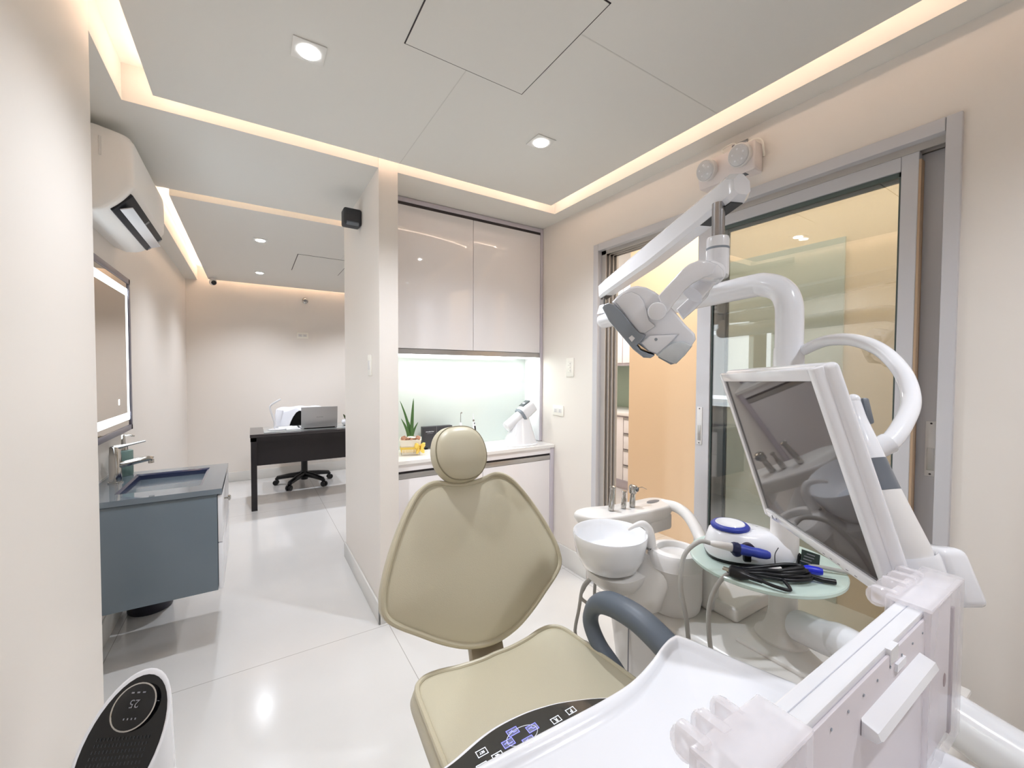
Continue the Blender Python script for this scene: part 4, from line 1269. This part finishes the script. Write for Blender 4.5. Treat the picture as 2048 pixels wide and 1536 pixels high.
# fork
front = [(1313, 598), (1335, 573), (1353, 553), (1364, 545), (1378, 540), (1394, 542), (1408, 549), (1402, 566), (1386, 571), (1371, 579), (1358, 590), (1342, 611), (1327, 632)]
fk = M().prism(hpoly(front), HC + HN * .086, HX, HZ, .022, .007, 2).build('fork', PLW2, t, smooth=30)
rear = [(1352, 620), (1385, 588), (1402, 566), (1412, 552), (1420, 570), (1412, 596), (1388, 622), (1366, 642)]
M().prism(hpoly(rear), HC - HN * .106, HX, HZ, .022, .007, 2).build('fork_arm', PLW2, fk, smooth=30)
br = [(1364, 545), (1378, 540), (1394, 542), (1410, 549), (1419, 560), (1420, 572), (1404, 573), (1388, 570), (1374, 562)]
M().prism(hpoly(br), HC - HN * .106, HX, HZ, .21, .006, 2).build('fork_bridge', PLW2, fk, smooth=30)
kc = HC + HX * ((1312 - 1300) * S_) + HZ * ((640 - 625) * S_)
M().lathe([(.023, -.11), (.023, .112), (.021, .117), (.019, .118)], kc, HN, 32).build('pivot_knob', PLW2, t)

# ------------------------------------------------------------------ monitor on its curved support tube
Q0, Q1, Q2, Q3 = (Vector(p) for p in ((.9576, .5612, 1.331), (.708, .28, 1.3395), (.7792, .2181, 1.0422), (1.0289, .4993, 1.0337)))
mw = (Q1 - Q0).normalized()
mh = (Q3 - Q0); mh = (mh - mw * mh.dot(mw)).normalized()      # downwards
mn = mw.cross(mh)
if mn.dot(-Q0) < 0:
    mn = -mn
mn_front = mn if mn.dot(Vector((0, 0, H)) - Q0) > 0 else -mn
W_, H_ = (Q1 - Q0).length, (Q3 - Q0).length
t = thing('monitor', 'white framed dental monitor tilted over the glass table', 'monitor', (1.0, .3, 1.0))
mc = Q0 + mw * (W_ / 2) + mh * (H_ / 2)
up_ = -mh
def mbox(x0, x1, y0, y1, z0_, z1_, b=0.0, seg=3):
    """x along the top edge, y down, z towards the viewer, from the screen's top corner."""
    return M().obox(Q0 + mw * ((x0 + x1) / 2) + mh * ((y0 + y1) / 2) + mn_front * ((z0_ + z1_) / 2), (x1 - x0, y1 - y0, z1_ - z0_), mw, mh, mn_front, b, seg)
g = M()
e_ = .014
bz = (-.016, W_ + .016, -.020, H_ + .019)
for b in ((bz[0], .0, bz[2], bz[3]), (W_, bz[1], bz[2], bz[3]), (-.001, W_ + .001, bz[2], .0), (-.001, W_ + .001, H_, bz[3])):
    x = mbox(b[0], b[1], b[2], b[3], -.012, .004, 0.0025)
    g.v, g.f = g.add(x.v, x.f).v, g.f
g.build('bezel', PLW, t, smooth=30)
x = mbox(bz[0] - .0015, bz[1] + .0015, bz[2] - .0015, bz[3] + .0015, -.034, -.008, .009)
x.build('back_case', PLW, t, smooth=40, wn=True)
mbox(0, W_, 0, H_, -.0075, -.001).build('screen', STONE, t, smooth=0)
for fx_ in (.03, .05):
    mbox(fx_ - .001, fx_ + .001, H_ + .007, H_ + .010 + (.004 if fx_ < .04 else 0), .0038, .0046).build('indicator', INK, t, smooth=0)
g = M()
for k in range(5):
    q = mbox(W_ - .15 + k * .022, W_ - .144 + k * .022, H_ + .0125, H_ + .0138, .0038, .0045)
    g.add(q.v, q.f)
g.build('button_marks', INKG, t, smooth=0)
loop = [(1.328, .5495, 1.418), (1.27, .478, 1.436), (1.208, .399, 1.431), (1.16, .334, 1.403), (1.107, .283, 1.354), (1.054, .256, 1.302), (.986, .25, 1.259), (.935, .258, 1.226), (.905, .285, 1.205)]
M().tube(cr(loop, 8), .0148, 16).build('support_tube', PLW, t, smooth=60)
M().tube([(.918, .273, 1.213), (.94, .255, 1.231)], .0175, 16).build('tube_collar', PLW, t)
mb = mc - mn_front * .034
M().tube([Vector((.905, .285, 1.205)), (Vector((.905, .285, 1.205)) + mb) / 2, mb + mn_front * .004], [.028, .026, .035], 18).build('mount_joint', PLW, t)

# intraoral camera standing in its holder
pth = cr([(.888, .29, 1.305), (.882, .281, 1.271), (.868, .264, 1.232), (.862, .249, 1.189), (.856, .234, 1.149), (.854, .215, 1.099), (.855, .202, 1.061)], 6)
rds = [.0095 + .0205 * min(1, (k / (len(pth) - 1)) * 1.12) for k in range(len(pth))]
t = thing('intraoral_camera', 'white and grey tapered camera handpiece standing behind the monitor edge', 'dental camera', pth[-1])
i0, i1 = 15, 22
M().tube(pth[:i0 + 1], rds[:i0 + 1], 20).build('neck', PLW, t, smooth=60)
M().tube(pth[i0:i1 + 1], [r_ + .0002 for r_ in rds[i0:i1 + 1]], 20).build('grey_band', PLDG, t, smooth=60)
M().tube(pth[i1:], rds[i1:], 20).build('grip', PLM, t, smooth=60)
v0, v1 = Vector(pth[1]), Vector(pth[6])
bd_ = (v1 - v0).normalized()
M().obox(v0 + bd_ * .016 + RT * .014 + FW * -.004, (.046, .012, .014), bd_, RT, bd_.cross(RT), b=.004).build('shutter_button', PLDG, t)
M().sphere(pth[0], .0105, 16).build('tip', PLW, t)
g = M()
for k in range(4):
    i = i1 + 2 + k * 3
    if i < len(pth):
        p = Vector(pth[i])
        T_ = (Vector(pth[min(i + 1, len(pth) - 1)]) - Vector(pth[i - 1])).normalized()
        sdv = (-RT - FW * .55).normalized()
        sdv = (sdv - T_ * sdv.dot(T_)).normalized()
        g.obox(p + sdv * (rds[i] + .0002), (.0014, .012, .0012), T_, T_.cross(sdv), sdv)
g.build('scale_marks', INKG, t, smooth=0)
q = thing('camera_holder', 'white cup holder clipped behind the monitor carrying the camera handpiece', 'holder', (.86, .20, 1.0))
hcn = Vector((.858, .192, 1.03))
hax = (Vector(pth[-4]) - Vector(pth[-1])).normalized()
M().lathe([(.030, -.03), (.035, -.025), (.0365, .04), (.035, .046), (.0318, .044), (.0315, .0)], hcn, hax, 32, cap1=False).build('cup', PLW, q, smooth=50)
M().obox(hcn + RT * .045 + UP * .012 + FW * .01, (.045, .07, .085), RT, hax.cross(RT).normalized(), hax, b=.012, seg=3).build('clip', PLW, q)

# ------------------------------------------------------------------ delivery arm and tray
t = thing('delivery_tray', 'white instrument tray with dark keypad on a thick arm, in the foreground', 'dental tray', (.45, .2, .84))
TZ = .88
tp_ = [(.02, .425), (.207, .431), (.33, .428), (.42, .425), (.486, .427), (.548, .440), (.60, .456), (.636, .462), (.652, .450), (.677, .363), (.71, .25), (.735, .10), (.73, -.06), (.70, -.10), (.40, -.11), (.10, -.10), (.04, -.06), (.015, .1), (.0, .33), (.005, .405)]
to = cr(tp_, 6, True)
def inset(o, d):
    c0 = Vector((.37, .17))
    out = []
    for p in o:
        v = Vector(p) - c0
        # shift towards the middle, a little more on the long sides' diagonals
        out.append(tuple(c0 + v * (1 - d * 1.15 / v.length)))
    return out
def ar2(o):
    return sum(o[i - 1][0] * o[i][1] - o[i][0] * o[i - 1][1] for i in range(len(o)))
sg = 1
def tr(d, z):
    return [(p[0], p[1], z) for p in inset(to, d * sg)]
tcen = (.37, .17)
def ts(s_, z, d=.026):
    return [(tcen[0] + (p[0] - tcen[0]) * s_, tcen[1] + (p[1] - tcen[1]) * s_, z) for p in inset(to, d * sg)]
M().loft([ts(.5, TZ - .05), tr(.03, TZ - .05), tr(.006, TZ - .035), tr(.0, TZ - .015), tr(.0005, TZ - .006), tr(.004, TZ - .001), tr(.009, TZ), tr(.014, TZ - .001), tr(.018, TZ - .005), tr(.022, TZ - .0095), tr(.026, TZ - .011), ts(.5, TZ - .011), ts(.05, TZ - .011)]).build('tray_top', PLW2, t, smooth=50)
# keypad lip along the rear edge
kp = [(.03, .40), (.06, .43), (.12, .452), (.17, .462), (.205, .467), (.253, .479), (.287, .483), (.327, .481), (.359, .475), (.389, .466), (.432, .447), (.47, .425)]
kz = .862
ko = cr(kp, 5)
outer = [(p[0], p[1]) for p in ko]
inner_ = [(.46, .40), (.04, .385)]
M().prism(outer + inner_, (0, 0, kz - .03), (1, 0, 0), (0, 1, 0), .0295, .003, 2).build('keypad_body', PLW, t, smooth=40)
din = inset(outer + inner_, 0)
def shrink(o, d):
    c0 = Vector((.25, .40))
    return [tuple(Vector(p) - (Vector(p) - c0).normalized() * d) for p in o]
kf = M().prism(shrink(outer, .0055) + inner_, (0, 0, kz - .002), (1, 0, 0), (0, 1, 0), .0022, 0).build('keypad_face', mat('keypad_black', '33322F', .06, coat=.6), t, smooth=0)
def key(x, y, m, w2=.0072, h2=.0047, icon=None):
    k = M()
    lw = .0006
    z0_, z1_ = kz + .0003, kz + .0007
    for b in ((x - w2, x + w2, y - h2, y - h2 + lw), (x - w2, x + w2, y + h2 - lw, y + h2), (x - w2, x - w2 + lw, y - h2, y + h2), (x + w2 - lw, x + w2, y - h2, y + h2)):
        k.box(b[0], b[1], b[2], b[3], z0_, z1_)
    if m is KEYB:
        M().box(x - w2, x + w2, y - h2, y + h2, kz + .0002, kz + .00028).build('key_glow', KEYF, kf, smooth=0)
    if icon:
        for (a0, a1, b0, b1) in icon:
            q0, q1 = Vector((x + a0 * w2, y + b0 * h2, (z0_ + z1_) / 2)), Vector((x + a1 * w2, y + b1 * h2, (z0_ + z1_) / 2))
            dv = (q1 - q0).normalized()
            k.obox((q0 + q1) / 2, ((q1 - q0).length, .0009, .0004), dv, Vector((-dv.y, dv.x, 0)), (0, 0, 1))
    return k.build('key', m, kf, smooth=0)
R180 = ((-1, 0, 0), (0, -1, 0))
for ch, x, y, sz in (('P', .385, .446, .0085), ('R', .357, .445, .0085), ('SET', .245, .456, .0048)):
    kk = key(x, y, KEYW)
    text('letter', ch, sz, (x, y, kz + .0007), R180[0], R180[1], KEYW, kf, .0003)
key(.260, .441, KEYW, icon=[(-.4, .1, -.3, .5), (.1, .5, .5, -.2), (-.4, .4, .5, -.5), (.0, .0, -.6, .6)])
key(.237, .4385, KEYW, icon=[(-.5, -.2, .3, -.4), (-.2, .3, -.2, -.2), (.3, .6, -.2, .3), (-.6, -.3, .5, .2)])
key(.2165, .4375, KEYW, icon=[(-.4, .4, 0, 0)])
chair_i = [(-.7, -.2, .1, .3), (-.2, .1, .3, -.3), (.1, .7, -.3, -.2), (-.1, .0, .0, .5)]
for (x, y) in ((.295, .461), (.321, .452), (.281, .4495), (.306, .4385)):
    key(x, y, KEYB, .0082, .0052, chair_i)
rg = [(.303 + .0235 * math.cos(a_), .4495 + .0125 * math.sin(a_), kz + .0004) for a_ in [2 * PI * k / 40 for k in range(40)]]
M().tube(rg, .0004, 6, closed=True).build('key_ring', INKW, kf)
M().tube(cr([(1.297, .532, .640), (1.25, .45, .668), (1.219, .392, .690), (1.045, .196, .745), (.964, .107, .773), (.90, .04, .80)], 6), .042, 22).build('delivery_arm', PLW2, t, smooth=60)
M().box(.60, .92, -.02, .08, .755, .829, b=.03, seg=3).build('arm_bracket', PLW2, t)

# film viewer in a clear cover standing on the tray
t = thing('film_viewer', 'white slab film viewer with clear end covers standing on the tray', 'film viewer', (.53, .155, TZ - .011))
vz0, vz1 = TZ - .0108, 1.076
VZX0, VZX1 = .285, .775
M().box(VZX0, VZX1, .1425, .168, vz0, vz1, b=.003).build('panel_case', PLW, t, smooth=40, wn=True)
M().box(VZX0 + .02, VZX1 - .02, .1395, .1424, vz0 + .02, vz1 - .006, b=.001).build('rear_cover', mat('pale_mauve_plastic', 'D9D3D8', .4), t)
M().box(.36, .67, .1558, .1566, vz1, vz1 + .0004).build('top_seam', INKL, t, smooth=0)
hb = M().prism([(0, 0), (-.012, .001), (-.016, .006), (-.013, .012), (0, .016)], (.462, .1395, 1.022), (0, 1, 0), (0, 0, 1), .172, .003).build('handle_bar', PLW, t, smooth=30)
g = M()
for k in range(9):
    g.lathe([(.0014, 0), (.0014, .0006)], (.40 + k * .034, .1393, 1.058), (0, -1, 0), 8)
g.build('rivet_row', PLG, t)
g = M()
g.box(.535, .556, .1385, .150, 1.0605, 1.0755).box(.55, .575, .137, .1395, 1.048, 1.056)
g.build('clip_catch', PLW, t, smooth=0)
M().lathe([(.009, 0), (.008, .0006)], (.735, .1393, .965), (0, -1, 0), 20, sx=.55).build('key_slot', mat('slot_red', '6F3A44', .5), t)
# clear end covers
def cover(x0, x1, ribs):
    g = M().box(x0, x1, .134, .1415, vz0 + .004, vz1 + .004, b=.002).box(x0, x1, .134, .176, vz1 + .0015, vz1 + .007, b=.002).box(x0, x1, .169, .176, vz1 - .05, vz1 + .005, b=.002)
    for (a, h_) in ribs:
        g.box(a, a + .012, .166, .192, vz1 - .012, vz1 + h_, b=.004)
        g.tube([(a + .006, .188, vz1 + h_ * .3 + .009 * math.cos(q_)) if False else (a + .006, .186 + .008 * math.sin(q_), vz1 - .004 + .009 * math.cos(q_)) for q_ in [2 * PI * i / 14 for i in range(14)]], .004, 8, closed=True)
    return g.build('clear_cover', CLEARP, t, smooth=40)
cover(.262, .356, ((.266, .012), (.292, .009), (.318, .007)))
cover(.648, .792, ((.655, .010), (.69, .012), (.725, .010), (.756, .008)))
M().box(.7755, .788, .136, .172, vz0 + .002, vz1, b=.002).build('end_plate', CLEARP, t)
M().box(.768, .7755, .1395, .1425, vz0 + .01, vz1 - .03).build('edge_seam', mat('mauve_shadowline', '9C8E99', .5), t, smooth=0)

# ------------------------------------------------------------------ polishing device on the glass table
GT = .7955
bx_, by_ = 1.265, .70          # body centre on the glass
t = thing('prophy_device', 'white scaler unit with blue ring button on the round glass table', 'dental device', (bx_, by_, GT))
fa = Vector((.76, -.65, 0))     # long axis, towards the viewer's right
fb = Vector((.65, .76, 0))
def dring(c_, a, b, z, n_=2.6):
    out = []
    for k in range(32):
        q = 2 * PI * k / 32
        ca, sa = math.cos(q), math.sin(q)
        out.append(Vector((c_[0], c_[1], z)) + fa * (a * abs(ca) ** (2 / n_) * (1 if ca > 0 else -1)) + fb * (b * abs(sa) ** (2 / n_) * (1 if sa > 0 else -1)))
    return out
DC = (1.268, .662)
M().loft([dring(DC, .118, .072, GT), dring(DC, .12, .075, GT + .008), dring(DC, .122, .077, GT + .010)]).build('base_skirt', BLK, t)
M().loft([dring(DC, .121, .076, GT + .0102), dring(DC, .126, .080, GT + .022), dring(DC, .118, .073, GT + .05), dring((DC[0] - .012, DC[1] + .010), .095, .06, GT + .078), dring((DC[0] - .02, DC[1] + .017), .07, .048, GT + .088), dring((DC[0] - .02, DC[1] + .017), .02, .012, GT + .09)]).build('shell', PLW2, t, smooth=60)
bc_ = Vector((DC[0] - .040, DC[1] + .035, GT + .086))
M().lathe([(.044, 0), (.053, .002), (.054, .008), (.048, .014), (.036, .0145)], bc_, (0, 0, 1), 40).build('blue_ring', BLUE, t, smooth=60)
M().lathe([(.041, .0142), (.039, .0165), (.0, .0172)], bc_, (0, 0, 1), 36, cap1=False).build('button', PLW2, t)
# raised white spine running down to the front
g = M()
rings = []
for f, z, w2 in ((-.01, .089, .030), (.03, .083, .026), (.06, .071, .021), (.085, .056, .018), (.105, .040, .016), (.119, .022, .015)):
    p = Vector((DC[0], DC[1], GT + z)) + fa * f + fb * .012
    rings.append([p + fb * w2, p + fb * w2 + Vector((0, 0, .004)), p - fb * w2 + Vector((0, 0, .004)), p - fb * w2, p - Vector((0, 0, .012))])
g.loft(rings)
g.build('spine', PLW2, t, smooth=60)
lp = Vector((DC[0], DC[1], GT + .0795)) + fa * .038
text('badge_lettering', 'ZEG', .011, Vector((DC[0], DC[1], GT + .0795)) + fa * .052 + fb * .012, -fa, Vector((-fb.x, -fb.y, -.0)), INK, t)
text('model_mark', 'US-130', .006, Vector((DC[0], DC[1], GT + .0885)) + fa * .022 + fb * .012, -fa, -fb, INK, t)
M().obox(Vector((DC[0], DC[1], GT + .02)) + fa * .119 - fb * .02, (.012, .075, .034), fa, fb, (0, 0, 1), b=.004).build('rear_socket_panel', BLKG, t)
g = M()
for s_ in (-.045, -.012):
    g.lathe([(.010, 0), (.010, .008), (.007, .008), (.007, .003)], Vector((DC[0], DC[1], GT + .022)) + fa * .125 + fb * s_, fa, 16, cap1=False)
g.build('socket', CHR, t)
# handpiece rest (clip) on the side
M().obox(Vector((DC[0], DC[1], GT + .034)) - fa * .035 - fb * .079, (.02, .018, .03), fa, fb, (0, 0, 1), b=.004).build('handpiece_rest', BLK, t)
M().lathe([(.019, 0), (.019, .012), (.015, .014)], Vector((DC[0], DC[1], GT + .055)) - fa * .035 - fb * .078, -fb, 24).build('rest_knob', mat('plum_rubber', '2A2233', .5), t)

# blue handpiece lying in the rest, with its hose
p0 = Vector((DC[0], DC[1], GT + .074)) - fa * .142 - fb * .100
p1 = Vector((DC[0], DC[1], GT + .052)) + fa * .012 - fb * .108
hd = (p1 - p0).normalized()
LL = (p1 - p0).length
t = thing('scaler_handpiece', 'blue grip scaler handpiece with white tail resting on the white device', 'dental handpiece', p0)
M().lathe([(.006, 0), (.0085, .01), (.0105, .04), (.012, LL * .40)], p0, hd, 22).build('tail', PLM, t)
M().lathe([(.0145, LL * .37), (.0165, LL * .40), (.0165, LL * .47), (.014, LL * .50)], p0, hd, 24).build('ring', BLUED, t)
M().lathe([(.0140, LL * .49), (.0145, LL * .55), (.0125, LL * .72), (.0135, LL * .82), (.012, LL * .95), (.009, LL)], p0, hd, 24).build('grip', BLUE, t)
M().sphere(p0 + hd * (LL * .46) + Vector((0, 0, -.010)), .013, 16, (1.2, 1, 1)).build('clip', BLUED, t)
def hang(p, out, zz, dx, dy):
    return cr([p + out * -.0, p - out * .03 + Vector((0, 0, -.004)), p - out * .075 + Vector((dx * .2, dy * .2, -.05)), p - out * .095 + Vector((dx * .6, dy * .6, -.13)), p - out * .09 + Vector((dx, dy, -.22)), p - out * .075 + Vector((dx * .9, dy * .9, zz))], 8)
M().tube(hang(p0, hd, -.34, -.02, -.05), .0062, 12).build('hose', HOSE, t, smooth=60)
t2 = thing('suction_hose', 'grey hose curving off the edge of the round glass table, right of its twin', 'hose', p0)
q0 = Vector((DC[0], DC[1], GT + .012)) - fa * .02 - fb * .125
M().tube(cr([q0 + fa * .045 + Vector((0, 0, .004)), q0, q0 - fa * .05, q0 - fa * .10 - fb * .01 + Vector((0, 0, -.022)), q0 - fa * .135 - fb * .025 + Vector((0, 0, -.085)), q0 - fa * .14 - fb * .04 + Vector((0, 0, -.17)), q0 - fa * .125 - fb * .05 + Vector((0, 0, -.26))], 8), .0062, 12).build('tube', HOSE, t2, smooth=60)
M().tube([q0 + fa * .02 + Vector((0, 0, .003)), q0 + fa * .055 + Vector((0, 0, .008))], [.0075, .0095], 14).build('end_fitting', PLM, t2)

# bundled black power cord with plug
cc_ = Vector((DC[0], DC[1], GT)) - fb * .128 + fa * .002
t = thing('power_cord', 'bundled black power cord with plug lying on the round glass table', 'cord', cc_)
random.seed(3)
for k in range(5):
    pts = []
    aL, bL = .105 - .006 * k, .026 - .003 * k
    for i in range(14):
        q = 2 * PI * i / 14
        pts.append(cc_ + fa * (aL * math.cos(q) + random.uniform(-.004, .004)) + fb * (bL * math.sin(q) * (1.2 if math.cos(q) > 0 else .6) + random.uniform(-.004, .004)) + Vector((0, 0, .006 + .0065 * k * (0.6 + .4 * math.cos(q)) + .004)))
    M().tube(cr(pts, 5, True), .0055, 8, closed=True).build('cord_loop', CORD, t, smooth=60)
M().tube(cr([cc_ + fa * .10 + Vector((0, 0, .012)), cc_ + fa * .125 - fb * .012 + Vector((0, 0, .009)), cc_ + fa * .155 - fb * .018 + Vector((0, 0, .008))], 5), [.007] * 11, 10).build('cord_end', CORD, t, smooth=60)
pa = cc_ - fa * .105 - fb * .012 + Vector((0, 0, .018))
pdv = (fa * .86 - fb * .5 + Vector((0, 0, -.08))).normalized()
M().loft([[pa + pdv * s_ + pdv.cross(Vector((0, 0, 1))).normalized() * (r_ * 1.25 * math.cos(2 * PI * k / 16)) + Vector((0, 0, r_ * math.sin(2 * PI * k / 16))) for k in range(16)] for s_, r_ in ((0, .011), (.004, .0155), (.028, .0155), (.042, .010), (.048, .007), (.078, .0058))]).build('plug', CORD, t, smooth=50)
for s_ in (-.006, .006):
    M().obox(pa - pdv * .008 + pdv.cross(Vector((0, 0, 1))).normalized() * s_, (.017, .002, .0055), pdv, pdv.cross(Vector((0, 0, 1))).normalized(), (0, 0, 1)).build('prong', CHR, t, smooth=0)
M().tube(cr([pa + pdv * .076, pa + pdv * .105 - fb * .006, pa + pdv * .13 + fa * .01, cc_ + fa * .02 - fb * .02 + Vector((0, 0, .012))], 6), .0045, 8).build('cord_tail', CORD, t, smooth=60)
M().tube(cr([cc_ + fa * .015 + Vector((0, 0, .04)), cc_ + fa * .02 + fb * .012 + Vector((0, 0, .06)), cc_ + fa * .032 + fb * .02 + Vector((0, 0, .075))], 5), .0013, 6).build('twist_tie', CORD, t)
t = thing('blue_plug', 'bright blue connector plug with grey cable beside the black cord', 'plug', cc_)
bp0 = cc_ + fa * .105 + fb * .035 + Vector((0, 0, .014))
M().tube([bp0, bp0 + fa * .01, bp0 + fa * .035 - fb * .008, bp0 + fa * .042 - fb * .010], [.009, .0115, .0105, .008], 16).build('connector', BLUEP, t)
M().tube(cr([bp0 + fa * .01 + fb * .026 + Vector((0, 0, .0)), bp0 + fa * .05 + fb * .02, bp0 + fa * .10 + fb * .012 - Vector((0, 0, .004)), bp0 + fa * .15 + fb * .0 - Vector((0, 0, .006))], 6), .0055, 10).build('cable', HOSE, t, smooth=60)
t = thing('warning_tag', 'black printed tag behind the blue plug on the glass table', 'tag', cc_)
tg0 = cc_ + fa * .135 + fb * .062 + Vector((0, 0, .030))
te1 = (fa * .95 - Vector((0, 0, .28))).normalized()
te2 = (fb * .35 + Vector((0, 0, .85)) + fa * .25)
te2 = (te2 - te1 * te2.dot(te1)).normalized()
M().obox(tg0, (.05, .042, .002), te1, te2, te1.cross(te2), b=.0006).build('plate', mat('tag_black', '22302C', .3), t)
g = M()
for k in range(4):
    g.obox(tg0 + te2 * (.013 - .008 * k) + te1 * (-.004 * k) + te1.cross(te2) * .0012, (.022 + .005 * (k % 2), .0022, .0006), te1, te2, te1.cross(te2))
    g.obox(tg0 + te2 * (.013 - .008 * k) + te1 * (-.004 * k) - te1.cross(te2) * .0012, (.022 + .005 * (k % 2), .0022, .0006), te1, te2, te1.cross(te2))
g.build('print_lines', INKG, t, smooth=0)
